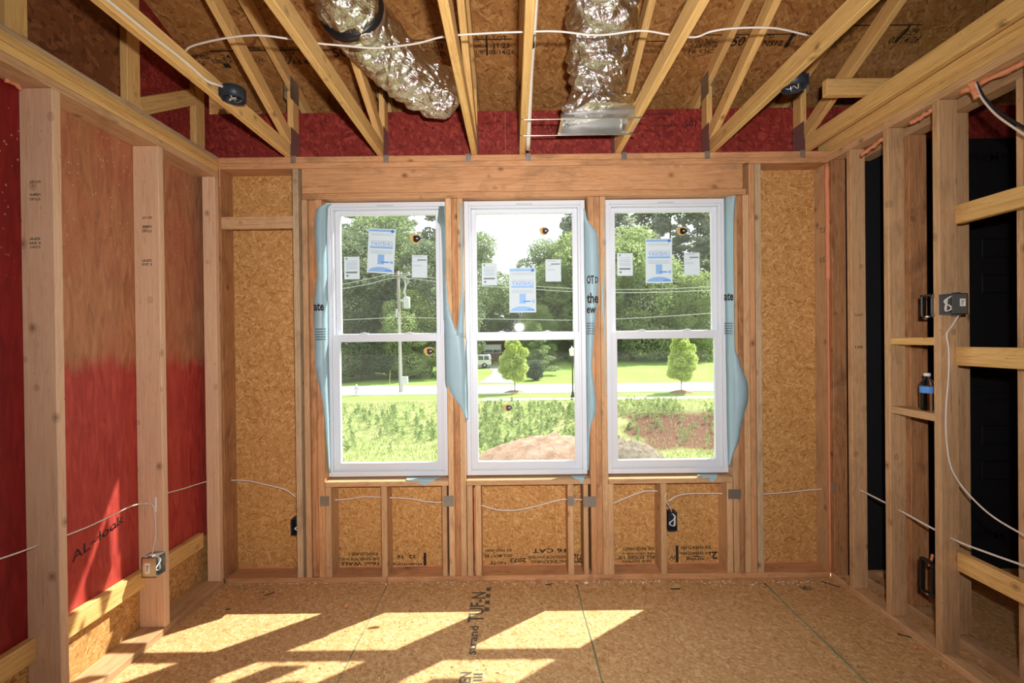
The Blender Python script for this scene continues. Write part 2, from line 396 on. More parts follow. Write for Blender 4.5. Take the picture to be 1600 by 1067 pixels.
def lettering(text, loc, right, upv, width=None, height=.05, mat='blackink', parent=None, mirror=False, name='printed_lettering', bold=0):
    """flat printed characters: lower-left corner at loc, cap height 'height', squeezed to 'width'"""
    cu = bpy.data.curves.new('lettering', 'FONT'); cu.body = text; cu.size = 1; cu.resolution_u = 2; cu.offset = bold
    tmp = bpy.data.objects.new('lettering', cu); C.objects.link(tmp)
    dg = bpy.context.evaluated_depsgraph_get(); me = bpy.data.meshes.new_from_object(tmp.evaluated_get(dg))
    bpy.data.objects.remove(tmp); bpy.data.curves.remove(cu)
    n = len(me.vertices); co = np.zeros(n*3); me.vertices.foreach_get('co', co); co = co.reshape(-1, 3)
    co[:, 0] -= co[:, 0].min(); w = co[:, 0].max(); h = .72
    sx = (width/w) if width else height/h
    x = co[:, 0]*sx; y = co[:, 1]*height/h
    if mirror: x = w*sx-x
    r, u, L = np.array(Vector(right).normalized()), np.array(Vector(upv).normalized()), np.array(Vector(loc))
    co = L+np.outer(x, r)+np.outer(y, u); me.vertices.foreach_set('co', co.ravel()); me.update()
    me.materials.clear(); me.materials.append(MT[mat]); me.name = name
    o = bpy.data.objects.new(name, me); return put(o, parent)
def copy_tree(o, loc, rz=0, sc=1, **kw):
    r = o.copy(); C.objects.link(r); r.location = loc; r.rotation_euler = (0, 0, rz); r.scale = (sc, sc, sc)
    for k, v in kw.items(): r[{'cat': 'category'}.get(k, k)] = v
    for ch in o.children:
        c = ch.copy(); C.objects.link(c); c.parent = r
        for g in ch.children:
            d = g.copy(); C.objects.link(d); d.parent = c
    return r

# ------------------------------------------------------------------ dimensions of the room
D = 3.10                      # inner face of the window wall
XL, XR = -1.908, 2.071        # inner faces of the side walls
YO = D+.14                    # inside of the outer sheathing
T = .038
SL = .32                      # roof slope
def deck(y): return 3.364+SL*(3.15-y)      # underside of the roof sheathing
YB, YE = -2.6, 3.56           # rear end of the house part, eave edge

# ------------------------------------------------------------------ floor
floor = boxes('floor', [(-2.3, 4.4, YB, YO+.03, -.26, -.021)], 'stud', kind='structure', label='oriented strand board subfloor of the unfinished room')
seams = [at(597, 930, 'Z', 0).x, at(905, 930, 'Z', 0).x, at(1213, 930, 'Z', 0).x]
xs = [-2.3, seams[0]-1.22, *seams, seams[2]+1.22, 4.4]
for i in range(len(xs)-1):
    ye = [.9, 1.75, .35][i % 3]
    for a, b in ((YB, ye-2.44), (ye-2.44, ye), (ye, YO+.03)):
        board('floor_panel', xs[i]+.0012, xs[i+1]-.0012, a+.001, b-.001, -.02, 0, 'osb_floor', floor, bev=.001)
for j, x in enumerate(seams):
    tube('edge_seal_line', [(x+.004*math.sin(3*k+j), D-.06-k*.32, .0006) for k in range(9)], .0045, 'chalk', floor, seg=6, n=5, flat=.25)
# print on the floor sheet, running away from the window, and two small stamps
ftx = at(738, 925, 'Z', 0)
def floor_print(txt, u0, v0, v1, width_px, mat='greyink'):
    a, b = at(u0, v0, 'Z', .0012), at(u0, v1, 'Z', .0012); w = width_px/F*a.y
    lettering(txt, (a.x+w, a.y, .0012), (0, -1, 0), (-1, 0, 0), a.y-b.y, w, mat, floor, mirror=True, bold=.02)
floor_print('TUF-N', 737, 925, 972, 22); floor_print('IIII', 760, 918, 955, 7)
floor_print('strand', 734, 978, 1023, 14); floor_print('EN', 719, 1050, 1067, 18); floor_print('III', 740, 1052, 1064, 14)
q = at(1254, 922, 'Z', .0012); lettering('3MEX', q, (1, 0, 0), (0, 1, 0), .075, .05, 'greyink', floor, bold=.02)

# ------------------------------------------------------------------ window wall
wb = empty('wall_back', (0, D, 0), kind='structure', label='open stud wall with three windows, sheathed in strand board')
PT = 2.795                    # top of the top plates
WX = [(-1.238, -.436), (-.312, .494), (.630, 1.440)]      # window frames, left to right
WZ0, WZ1 = .678, 2.512
HB = 2.516                    # underside of the header plate
def px(u, v=600): return at(u, v, 'Y', D).x
board('top_plate', XL-.14, XR+.09, D, YO, PT-T, PT, 'orange', wb); board('top_plate', XL-.14, XR+.09, D, YO, PT-2*T, PT-T-.001, 'orange', wb)
xh0, xh1 = px(471, 285), px(1161, 280)
board('header', xh0, xh1, D, D+.04, HB+T+.001, PT-2*T-.001, 'orange', wb); board('header', xh0, xh1, D+.045, YO, HB+T+.001, PT-2*T-.001, 'orange', wb)
board('header_plate', xh0, xh1+.02, D-.001, YO, HB, HB+T, 'orange', wb)
def vstud(u, w=T, z0=.036, z1=PT-2*T-.001, mat='stud', y0=D, y1=YO, name='stud', v=600):
    x = px(u, v); return board(name, x, x+w-.0008, y0, y1, z0, z1, mat, wb)
# bottom plate in two lengths
board('bottom_plate', XL, px(600), D, YO, 0, .036, 'orange', wb); board('bottom_plate', px(600)+.002, XR, D, YO, 0, .036, 'orange', wb)
# corner studs
board('stud', XL-.04, XL+.0, D, YO, .036, PT-2*T-.001, 'stain', wb); board('stud', XR, XR+.04, D, YO, .036, PT-2*T-.001, 'stud', wb)
board('stud', XL+.001, XL+.012, D+.002, YO, .036, PT-2*T-.001, 'stain', wb)
# left of the first window
vstud(460.5, .040, mat='grey'); vstud(474.5, .037, z1=HB-.001, mat='stud'); 
vstud(484, .043, z1=HB-.001, mat='stain', y0=D+.012); vstud(495, .044, z1=HB-.001, mat='orange')
board('fire_block', XL+.013, px(460.5)-.001, D, D+.04, at(400, 357, 'Y', D).z, at(400, 338, 'Y', D).z, 'stud', wb)
# between the windows: three studs side by side
MUL = (-.428, .505)
for xm, mats in ((MUL[0], ('stud', 'stain', 'stud')), (MUL[1], ('orange', 'orange', 'stud'))):
    for k in range(3): board('stud', xm+k*.0385, xm+k*.0385+.038, D+(.006 if k == 1 else 0), YO, .036, HB-.001, mats[k], wb)
# right of the third window
vstud(1145, .038, z1=HB-.001, mat='stud'); vstud(1154.2, .037, z1=HB-.001, mat='stain', y0=D+.012); vstud(1163.2, .040, z1=HB-.001, mat='stud')
vstud(1173, .036, mat='orange'); vstud(1182.5, .040, mat='grey')
# sills and cripple studs
SZ = .665
def sill(x0, x1): board('sill', x0, x1, D-.002, YO, SZ-.034, SZ, 'stud', wb)
jx = [(px(505.6), MUL[0]), (MUL[0]+.116, MUL[1]), (MUL[1]+.116, px(1144))]
for a, b in jx: sill(a+.001, b-.001)
for u in (508.5, 596, 691, 730, 743, 887.5, 912, 950.5, 1033, 1146-9.5): vstud(u, .039 if u not in (691, 912) else .033, z1=SZ-.035, name='cripple_stud', mat='stud', v=830)
# orange sealant in the joints
def foam_bead(pts, r=.005, parent=wb, lump=.003):
    tube('sealant_bead', pts, r, 'foam', parent, seg=6, n=6, disp=lambda q, t, a: lump*mnoise.noise(q*60))
foam_bead([(px(741.8, 830), D+.004, .04), (px(741.8, 830), D+.004, .35), (px(741.8, 830), D+.004, .62)], .004)
foam_bead([(XR-.004, D-.004, z) for z in (.04, .5, 1.0, 1.6, 2.0)], .006); foam_bead([(XR-.006, D-.006, z) for z in (1.95, 2.2, 2.5, 2.7)], .014, lump=.007)
foam_bead([(XL+.01, D-.002, z) for z in (2.60, 2.7, 2.78)], .004)
for a, b in ((372, 460), (520, 594), (610, 690), (754, 886), (962, 1031), (1045, 1122), (1194, 1268)):
    x0, x1 = at(a, 888, 'Y', YO).x, at(b, 888, 'Y', YO).x; foam_bead([(x0, YO-.003, .039), ((x0+x1)/2, YO-.003, .040), (x1, YO-.003, .039)], .0035)
# sheathing sheets
def panel(name, x0, x1, z0, z1, mat, y=YO, parent=wb, th=.012): return board(name, x0+.001, x1-.001, y, y+th, z0+.001, z1-.001, mat, parent, bev=.0008)
panel('sheathing_panel', XL-.2, -1.25, 0, 2.8, 'osb_wall'); panel('sheathing_panel', 1.45, XR+.15, 0, 2.8, 'osb_wall')
panel('sheathing_panel', -1.25, .28, 0, .672, 'osb_wall'); panel('sheathing_panel', .28, 1.45, 0, .672, 'osb_wall')
panel('sheathing_panel', -1.25, 1.45, 2.514, 2.8, 'osb_wall')
for a, b in ((WX[0][1], WX[1][0]), (WX[1][1], WX[2][0])): panel('sheathing_panel', a, b, .672, 2.514, 'osb_wall')
RT = 3.147
for x, z0, z1 in ((.28, 0, .672), (-.03, 2.8, RT), (2.41, 2.8, RT), (-1.25, 0, .672), (1.45, 0, .672)): boxes('seam_light_stop', [(x-.05, x+.05, YO+.0125, YO+.014, z0, z1)], 'stud', wb)  # unseen strips added behind the joints to stop daylight leaking in
boxes('seam_light_stop', [(XL-.2, XR+.15, YO+.0125, YO+.014, 2.75, 2.85)], 'stud', wb)
for a, b in ((XL-.25, -.03), (-.03, 2.41), (2.41, 4.4)): panel('heel_panel', a, b, 2.801, RT, 'osb_red')
# stamped print, upside down, on the lower edge of the sheets
def stamp(txt, u0, u1, v0, v1, mat='blackink', y=YO-.0015, flip=True, parent=wb, bold=.02):
    a, b = at(u0, v1, 'Y', y), at(u1, v0, 'Y', y)
    if flip: lettering(txt, (b.x, y, b.z), (-1, 0, 0), (0, 0, -1), b.x-a.x, b.z-a.z, mat, parent, bold=bold)
    else: lettering(txt, (a.x, y, a.z), (1, 0, 0), (0, 0, 1), b.x-a.x, b.z-a.z, mat, parent, bold=bold)
for a in (('EXPOSURE 1', 545, 590, 863, 868), ('THIS PANEL FOR WALL', 529, 594, 871, 876), ('16oc WALL', 531, 592, 878, 884),
          ('32  16', 620, 650, 867, 873), ('sheathing', 612, 660, 880, 884), ('I', 662, 666, 864, 884),
          ('EX REQUIRED', 757, 799, 858, 862), ('SIDE MUST BE', 757, 800, 866, 871), ('2073', 797, 822, 872, 879), ('NOTE', 766, 790, 877, 882),
          ('16 CAT', 832, 884, 857, 864), ('SIZED FOR SPACING', 826, 884, 868, 873), ('HD SHEATHING', 831, 884, 875, 880), ('PS2', 897, 908, 866, 880),
          ('GE REQUIRED', 973, 1022, 855, 860), ('USE GROUND 2', 973, 1022, 863, 867), ('ALL EDGES 1/8"', 964, 1024, 868, 874), ('SIDE DOWN', 973, 1018, 875, 879),
          ('IV', 1046, 1055, 868, 874), ('I', 1056, 1060, 853, 879), ('EX SHEATHIN', 1064, 1110, 853, 858), ('EX SHEATHIN', 1064, 1110, 862, 867), ('strong', 1072, 1100, 871, 877), ('2.', 1108, 1121, 862, 874)): stamp(*a)
q0, q1 = at(1075, 869, 'Y', YO-.001), at(1102, 869, 'Y', YO-.001)
sheet('printed_arrow', [q0, (q0+q1)/2+Vector((0, 0, .004)), q1, (q0+q1)/2-Vector((0, 0, .004))], (0, -1, 0), .0005, 'blackink', wb)
# steel nail plates over the cable holes
def nail_plate(u0, u1, v0, v1, parent=wb, y=D-.0022):
    a, b = at(u0, v1, 'Y', y), at(u1, v0, 'Y', y); bm = bmesh.new(); bmbox(bm, a.x, b.x, y, y+.0018, a.z, b.z)
    n = 7
    for k in range(n):
        x = a.x+(b.x-a.x)*(k+.5)/n; w = (b.x-a.x)/n*.3
        bmbox(bm, x-w, x+w, y, y+.0018, b.z, b.z+.004); bmbox(bm, x-w, x+w, y, y+.0018, a.z-.004, a.z)
    frombm('nail_plate', bm, 'steel', parent)
for a in ((500, 514, 776, 790), (693, 709, 775, 791), (887, 897, 776, 790), (912, 931, 776, 792), (1138, 1158, 765, 779)): nail_plate(*a)

# ------------------------------------------------------------------ the windows
def ring(bm, x0, x1, z0, z1, y0, y1, l, r, b, t):
    bmbox(bm, x0, x0+l, y0, y1, z0, z1, .002); bmbox(bm, x1-r, x1, y0, y1, z0, z1, .002)
    bmbox(bm, x0+l, x1-r, y0, y1, z0, z0+b, .002); bmbox(bm, x0+l, x1-r, y0, y1, z1-t, z1, .002)
MR = 1.612                    # middle of the meeting rails
for i, (x0, x1) in enumerate(WX):
    w = empty('window_%d' % (i+1), ((x0+x1)/2, 3.2, WZ0), kind='structure', label='white vinyl double-hung window, %s of the three' % ('leftmost', 'middle', 'rightmost')[i])
    bm = bmesh.new(); ring(bm, x0, x1, WZ0, WZ1, 3.168, 3.262, .030, .030, .034, .030); ring(bm, x0+.030, x1-.030, WZ0+.034, WZ1-.030, 3.182, 3.262, .014, .014, .008, .012)
    frombm('window_frame', bm, 'vinyl', w)
    bm = bmesh.new(); ring(bm, x0+.044, x1-.044, MR-.026, WZ1-.042, 3.222, 3.25, .033, .033, .050, .030); us = frombm('upper_sash', bm, 'vinyl', w)
    bm = bmesh.new(); ring(bm, x0+.040, x1-.040, WZ0+.036, MR+.020, 3.186, 3.218, .036, .036, .050, .052); ls = frombm('lower_sash', bm, 'vinyl', w)
    boxes('pane', [(x0+.07, x1-.07, 3.236, 3.240, MR+.015, WZ1-.068)], 'glass', us)
    boxes('pane', [(x0+.07, x1-.07, 3.200, 3.204, WZ0+.08, MR-.028)], 'glass', ls)
    for fx in (.30, .68):
        xx = x0+(x1-x0)*fx; bm = bmesh.new(); bmbox(bm, xx-.028, xx+.028, 3.188, 3.214, MR+.020, MR+.027, .003); bmbox(bm, xx-.012, xx+.014, 3.184, 3.196, MR+.026, MR+.032, .002)
        frombm('sash_lock', bm, 'vinyl', ls)
    xm = x0+(x1-x0)*.5; boxes('tilt_slot', [(xm-.055, xm+.055, 3.1665, 3.170, WZ1-.026, WZ1-.021)], 'label_pale', w)

# ------------------------------------------------------------------ left wall
wl = empty('wall_left', (XL, 0, 0), kind='structure', label='open stud wall backed by red stained plywood')
XO = XL-.14
LP = 2.660                    # underside of the left top plates
for k, (z0, z1, m) in enumerate(((LP, LP+T, 'stud'), (LP+T+.001, LP+2*T, 'truss'), (LP+2*T+.001, LP+3*T, 'truss'), (LP+3*T+.001, 2.799, 'grey'))):
    board('top_plate', XO, XL+(.004 if k == 2 else 0), YB, D-.001, z0, z1, m, wl)
board('bottom_plate', XO, XL, YB, D-.001, 0, T, 'stud', wl)
YA, YBs = 1.98, 2.572
for y, m in ((YA, 'pink'), (YBs, 'pink'), (3.058, 'pink'), (1.37, 'pink'), (.76, 'pink'), (.15, 'pink'), (-.46, 'pink'), (-1.07, 'pink'), (-1.68, 'pink')):
    board('stud', XO if y < 3 else XL-.082, XL, y, y+T, T+.001, LP-.001, m, wl)
for a, b in ((YB, -1.22), (-1.22, 0), (0, 1.22), (1.22, 2.0), (2.0, 3.25)):
    board('plywood_panel', XO-.014, XO-.001, a+.001, b-.001, .31, LP+.14, 'ply', wl, bev=.0008); board('sheathing_panel', XO-.014, XO-.001, a+.001, b-.001, 0, .309, 'osb_gable' if a < 1 else 'osb_wall', wl, bev=.0008)
ys = [.15, .76, 1.37, YA, YBs, 3.058]
for a, b in zip(ys[:-1], ys[1:]): board('blocking', XO+.001, XO+.039, a+T+.001, b-.001, .262, .358, 'truss', wl)
# carpenter's note on the plywood and grade stamps on two studs
a = at(113, 880, 'X', XO+.001); lettering('AL~look', a, (0, 1, .28), (0, 0, 1), .30, .05, 'blackink', wl)
def stud_stamp(txt, u0, u1, v0, v1, y, parent=wl, flip=True, mat='fadeink'):
    a, b = at(u0, v1, 'Y', y-.001), at(u1, v0, 'Y', y-.001)
    if flip: lettering(txt, (b.x, y-.001, b.z), (-1, 0, 0), (0, 0, -1), b.x-a.x, b.z-a.z, mat, parent, bold=.02)
    else: lettering(txt, (a.x, y-.001, a.z), (1, 0, 0), (0, 0, 1), b.x-a.x, b.z-a.z, mat, parent, bold=.02)
for t_, v in (('KD HT', 282), ('HEMFIR', 302), ('STUD', 309), ('SPF', 371), ('120', 378), ('S-DRY', 384)): stud_stamp(t_, 46, 63, v, v+4, YA)
for t_, v in (('KD HT', 338), ('HEMFIR', 352), ('STUD', 359), ('SPF', 405), ('120', 411)): stud_stamp(t_, 222, 237, v, v+4, YBs)
foam_bead([at(8, 125, 'X', XO+.02), at(25, 132, 'X', XO+.02), at(33, 140, 'X', XO+.02)], .009, wl, .008)
# gable framing standing on the left wall
gl = empty('wall_left_gable', (XO, 0, 2.8), kind='structure', label='gable framing above the left wall')
def gable_sheet(name, a, b, mat, x, parent, th=.012):
    sheet(name, [(x, a, 2.80), (x, b, 2.80), (x, b, deck(b)), (x, a, deck(a))], (-1 if x < 0 else 1, 0, 0), th, mat, parent)
ysheet = at(215, 150, 'X', XO).y
gable_sheet('gable_panel', YB, 0, 'osb_gable', XO-.001, gl); gable_sheet('gable_panel', 0, ysheet, 'osb_gable', XO-.001, gl); gable_sheet('gable_panel', ysheet, YO, 'osb_red', XO-.001, gl)
for y0 in (at(9, 60, 'X', XO+.04).y, at(199, 120, 'X', XO+.04).y, at(306, 180, 'X', XO+.04).y, 1.0, .2, -.6):
    board('gable_stud', XO, XO+.04, y0, y0+.089, 2.80, deck(y0+.089)-.01, 'truss', gl)
ya, yb_ = at(199, 120, 'X', XO+.04).y+.09, at(306, 180, 'X', XO+.04).y
beam('gable_brace', (XO+.02, ya, at(232, 176, 'X', XO+.03).z), (XO+.02, yb_, at(304, 152, 'X', XO+.03).z), .089, .038, 'truss', gl)
beam('gable_brace', (XO+.07, at(345, 175, 'X', XO+.07).y, at(345, 175, 'X', XO+.07).z), (XO+.07, at(402, 252, 'X', XO+.07).y, at(402, 252, 'X', XO+.07).z), .06, .038, 'grey', gl)

# ------------------------------------------------------------------ right wall (double, open)
wr = empty('wall_right', (XR, 0, 0), kind='structure', label='open double stud wall toward the next room')
XW = XR+.089
for z in (2.723, 2.761): board('top_plate', XR, XW, YB, D-.001, z, z+T-.001, 'stud' if z < 2.75 else 'truss', wr)
board('gable_chord', XR+.004, XR+.042, YB, D+.1, 2.801, 2.886, 'truss', wr)
board('bottom_plate', XR, XW, YB, D-.001, 0, T, 'stud', wr)
R1, R2, R3 = 2.888, 2.600, 2.292
for y in (3.058, R1, R2, R3, 1.87, 1.5, 1.1, .7, .3, -.1, -.5, -.9): board('stud', XR, XW, y, y+T, T+.001, 2.722, 'stain' if y > 3 else 'stud', wr)
X2 = XR+.19                   # second row of studs
board('bottom_plate', X2, X2+.089, YB, D-.001, 0, T, 'stud', wr); board('top_plate', X2, X2+.089, YB, D-.001, 2.723, 2.799, 'stud', wr)
for y, m in ((2.69, 'stain'), (2.43, 'stud'), (2.085, 'stud'), (1.6, 'stud'), (1.2, 'stud'), (.8, 'stud'), (.4, 'stud')):
    board('stud', X2, X2+(.10 if y > 2.5 else .089), y, y+T, T+.001, 2.722, m, wr)
# flat blocking between the studs at the right edge
XB = XR+.072
for (u0, v0), (u1, v1), h in (((1487, 337), (1600, 309), 27), ((1487, 556), (1600, 561), 31), ((1490, 874), (1600, 917), 33)):
    z = at(u0, v0, 'X', XB).z; board('blocking', XB, XB+T, 1.91, R3-.001, z-.045, z+.045, 'truss', wr)
# two short shelves between studs
zs1 = at(1438, 533, 'Y', 2.44).z; zs2 = at(1438, 641, 'Y', 2.44).z
board('blocking', XR+.003, XR+.092, R3+T+.001, R2-.001, zs1-.019, zs1+.019, 'truss', wr); board('blocking', XR+.003, XR+.092, R3+T+.001, R2-.001, zs2-.038, zs2, 'stud', wr)
nail = at(1297, 760, 'Y', D-.01); boxes('nail_plate', [(XR-.003, XR-.001, D-.055, D-.005, nail.z-.035, nail.z+.03)], 'steel', wr)
foam_bead([at(1345, 243, 'X', XR+.01), at(1365, 228, 'X', XR+.01), at(1380, 217, 'X', XR+.01)], .011, wr, .012)
foam_bead([at(1422, 193, 'X', XR+.03), at(1440, 182, 'X', XR+.03), at(1458, 172, 'X', XR+.03)], .012, wr, .014)
foam_bead([at(1500, 145, 'X', XR+.05), at(1550, 122, 'X', XR+.05), at(1600, 98, 'X', XR+.05)], .012, wr, .014)
for t_, v in (('S-P-F', 490), ('120', 540)): stud_stamp(t_, 1336, 1348, v, v+4, R1, wr, False)
for t_, v in (('LT', 367), ('21 8', 412)):
    a = at(1275, v, 'X', XR-.0015); lettering(t_, (XR-.0015, D+.03, a.z), (0, 1, 0), (0, 0, 1), .05, .035, 'fadeink', wb)
# black sheathed wall of the next room
wx = empty('wall_beyond', (3.0, 3.125, 0), kind='structure', label='wall of black sheathing boards in the next room')
for a, b in ((XW+.02, 3.3), (3.3, 4.4)): panel('black_panel', a, b, .0, 2.875, 'black', 3.125, wx)
board('bottom_plate', XW+.16, 4.4, 3.08, 3.124, 0, .036, 'stud', wx)
def bprint(txt, u0, u1, v0, v1): stamp(txt, u0, u1, v0, v1, 'darkgrey', 3.1235, False, wx, .01)
for a in (('PERMA', 1513, 1576, 238, 252), ('PERMA', 1513, 1588, 829, 842), ('WATER RESISTANT', 1518, 1584, 600, 606), ('STRUCTURAL SHEATHING', 1522, 1584, 610, 616), ('AIR BARRIER', 1536, 1584, 621, 627)): bprint(*a)
for v0, v1 in ((372, 402), (428, 458), (664, 695), (720, 750)):
    a, b = at(1534, v1, 'Y', 3.123), at(1584, v0, 'Y', 3.123); bm = bmesh.new(); ring(bm, a.x, b.x, a.z, b.z, 3.1232, 3.1245, .006, .006, .006, .006); frombm('printed_frame', bm, 'darkgrey', wx)
    for k in (1, 2): bprint('NAIL EVERY 6 IN', 1536, 1582, v1+4*k, v1+4*k+2)
# the far sides of the building: kept plain, they close the place around the camera
wq = empty('wall_outer', (4.4, 0, 0), kind='structure', label='outer sheathing of the next room'); sheet('sheathing_panel', [(4.4, YB, 0), (4.4, YO, 0), (4.4, YO, deck(YO)), (4.4, YB, deck(YB))], (1, 0, 0), .012, 'osb_gable', wq)
wz = empty('wall_rear', (0, YB, 0), kind='structure', label='strand board wall behind the viewpoint'); boxes('sheathing_panel', [(-2.3, 4.4, YB-.012, YB, 0, deck(YB))], 'osb_wall', wz)

# ------------------------------------------------------------------ roof sheathing and eave
roof = empty('ceiling', (0, D, 3.3), kind='structure', label='sloping roof sheathing of strand board')
cs = 1/math.sqrt(1+SL*SL)
def slope_pt(x, y, dz=0): return Vector((x, y, deck(y)+dz))
rows = [YE, 2.44]
while rows[-1] > YB: rows.append(rows[-1]-1.22*cs)
for j in range(len(rows)-1):
    b, a = rows[j]-.001, rows[j+1]+.001; off = 1.22*(j % 2)
    xs_ = [-2.3, -.5+off-1.22, -.5+off+1.22, 4.4]
    for k in range(3):
        x0, x1 = xs_[k]+.0015, xs_[k+1]-.0015; mid = (slope_pt((x0+x1)/2, a)+slope_pt((x0+x1)/2, b))/2
        o = boxes('roof_panel', [(-(x1-x0)/2, (x1-x0)/2, -(b-a)/2/cs, (b-a)/2/cs, 0, .012)], 'osb_roof'); o.matrix_basis = Matrix.Translation(mid) @ Matrix.Rotation(-math.atan(SL), 4, 'X'); put(o, roof)
sheet('roof_light_stop', [slope_pt(-2.35, YB-.05, .02), slope_pt(4.45, YB-.05, .02), slope_pt(4.45, YE+.02, .02), slope_pt(-2.35, YE+.02, .02)], (0, 0, 1), .01, 'roofdark', roof)  # unseen layer added above the roof panels to block sky light
boxes('fascia_board', [(-2.3, 4.4, YE-.02, YE, 3.02, deck(YE))], 'stud', roof); boxes('soffit_board', [(-2.3, 4.4, YO+.013, YE-.02, 3.03, 3.04)], 'stud', roof)
# print on the roof sheets
rr, ru = Vector((1, 0, 0)), Vector((0, -cs, SL*cs))
def roof_at(u, v):
    d = ray(u, v); k = (3.364+SL*3.15-EYE.z-.002)/(d.z+SL*d.y); return EYE+d*k
def roof_print(txt, u0, u1, v0, v1, mat='blackink'):
    a, b, c = roof_at(u0, v1), roof_at(u1, v1), roof_at(u0, v0); lettering(txt, a, rr, ru, b.x-a.x, (c-a).length, mat, roof, bold=.015)
for a in (('express', 291, 328, 85, 92), ('PS-2 A', 303, 322, 98, 103), ('24', 348, 362, 86, 92), ('SIZED FOR', 333, 366, 94, 99), ('SPACING', 391, 416, 92, 97), ('1', 352, 362, 100, 106), ('3', 386, 392, 84, 90), ('RATED SHEATHING', 384, 410, 74, 80),
          ('STRENGTH AXIS THIS', 432, 470, 74, 78), ('PS 2-18', 433, 462, 81, 86), ('EXP-1', 440, 465, 88, 93), ('7/16 FT', 448, 517, 94, 100), ('RATING', 495, 515, 77, 82), ('50', 522, 545, 76, 89),
          ('ALL EDGES 1/8', 644, 693, 68, 76), ('REQUIRED', 660, 697, 81, 88), ('PANEL', 742, 758, 56, 62), ('mm', 742, 752, 68, 74), ('1/8"', 744, 758, 78, 84), ('LOT', 771, 792, 56, 63), ('11:23', 771, 796, 67, 75), ('03/14/26', 764, 804, 78, 85), ('I', 760, 763, 55, 86),
          ('SPACING', 1003, 1024, 77, 83), ('7/16 SHEATHING', 1070, 1118, 61, 68), ('PS 2-18, HUD-UM', 1078, 1120, 69, 75), ('16 OC', 1075, 1113, 77, 83), ('50', 1141, 1160, 58, 72), ('RATED', 1188, 1208, 55, 60), ('NS12', 1190, 1220, 64, 72), ('I', 1224, 1230, 52, 74), ('SPAN', 1236, 1262, 50, 58), ('11:29', 1405, 1430, 47, 55), ('03/14/26', 1386, 1432, 59, 67), ('I', 1398, 1402, 45, 66)): roof_print(*a)
for u0, u1, v in ((328, 520, 80), (640, 800, 63), (990, 1060, 65), (1085, 1270, 55), (1330, 1440, 40)):
    a, b = roof_at(u0, v), roof_at(u1, v); beam('printed_line', a, (b.x, a.y, a.z), .0012, .006, 'blackink', roof, side=ru, bev=0)
def red_print(txt, u0, u1, v0, v1): stamp(txt, u0, u1, v0, v1, 'redink', YO-.0015, False)
for a in (('REGISTERED', 1010, 1057, 176, 180), ('PS', 1028, 1040, 182, 186), ('FIRE RETARDANT', 1014, 1057, 194, 198), ('501', 1070, 1088, 188, 198), ('RATED', 846, 878, 196, 202)): red_print(*a)

# ------------------------------------------------------------------ roof trusses
TX = [px(449, 240), px(594, 240), px(741, 240), px(816, 240), px(966, 240), px(1114, 240), px(1263, 240)]
tie_side = [1, 1, -1, 1, 1, -1, -1]
where = ['with the dark ceiling box, leftmost', 'second from the left, crossing under the cable', 'just right of the long slanting foil duct', 'beside the white pipe, in the middle of the ceiling', 'carrying the straps right of the register boot', 'second from the right', 'rightmost, running close above the right wall']
for i, x in enumerate(TX):
    t = empty('roof_truss', (x, D, PT), label='pine roof truss '+where[i], cat='truss', group='roof trusses')
    board('bottom_chord', x-.019, x+.019, YB+.02, YO-.002, PT+.001, PT+.09, 'truss', t)
    y0 = YO-.01; pt = lambda y: deck(y)-.047/cs
    beam('top_chord', (x, YE-.03, pt(YE-.03)), (x, YB+.05, pt(YB+.05)), .089, T, 'truss', t)
    board('heel_post', x-.019, x+.019, YO-.095, YO-.005, PT+.092, deck(YO-.05)-.10, 'truss', t)
    if i != 3: beam('web', (x, D+.02, PT+.13), (x, .75, PT+.13+.46*(D+.02-.75)), .089, T, 'truss', t)
    for s in (-1, 1):
        boxes('gusset_plate', [(x+s*.0205-.001, x+s*.0205+.001, YO-.13, YO-.008, PT+.02, PT+.20)], 'steel', t); boxes('gusset_plate', [(x+s*.0205-.001, x+s*.0205+.001, YO-.13, YO-.008, deck(YO-.06)-.17, deck(YO-.06)-.02)], 'steel', t)
    s = tie_side[i]; xa = x+s*.021
    bm = bmesh.new(); x0, x1 = sorted((xa, xa+s*.034)); bmbox(bm, x0, x1, D-.003, D-.001, PT-.045, PT+.004); x0, x1 = sorted((xa, xa+s*.002)); bmbox(bm, x0, x1, D-.003, D+.05, PT-.01, PT+.085)
    for k in range(3): bmbox(bm, (xa+s*.017)-.003, (xa+s*.017)+.003, D-.005, D-.002, PT-.038+k*.014, PT-.033+k*.014)
    frombm('hurricane_tie', bm, 'steel', t)
a, b = at(1288, 138, 'Y', 2.6), at(1382, 136, 'Y', 2.6)
board('wood_block', a.x, max(b.x, TX[6]+.3), 2.58, 2.62, a.z-.044, a.z+.044, 'truss', label='short pine block nailed across the rightmost truss', cat='block')

# ------------------------------------------------------------------ ducts, boot, pipe
def wrinkle(q, t, a):
    w = q+mnoise.noise_vector(q*6)*.06
    v = mnoise.noise(w*6)*.014+(abs(mnoise.noise(Vector((w.x*8, w.y*17, w.z*17))))-.2)*.040+(abs(mnoise.noise(w*27))-.2)*.012
    return v
d1 = [at(505, -120, 'Y', 1.85), at(541, 0, 'Y', 2.18), at(588, 68, 'Y', 2.45), at(640, 118, 'Y', 2.66), at(676, 140, 'Y', 2.80), at(700, 148, 'Y', 2.90)]
du = empty('foil_duct', d1[2], label='long silver foil insulated duct slanting down through the trusses', cat='duct')
tube('duct_sleeve', d1, .142, 'foil', du, seg=96, n=44, disp=wrinkle, rad=lambda t: .142*(1-max(0, (t-.9)/.1)**3*.6))
pth = smoothpath(d1, 26); k = 30; tube('black_strap', [pth[k-1], pth[k], pth[k+2]], .155, 'tape', du, seg=40, n=1); k2 = 34
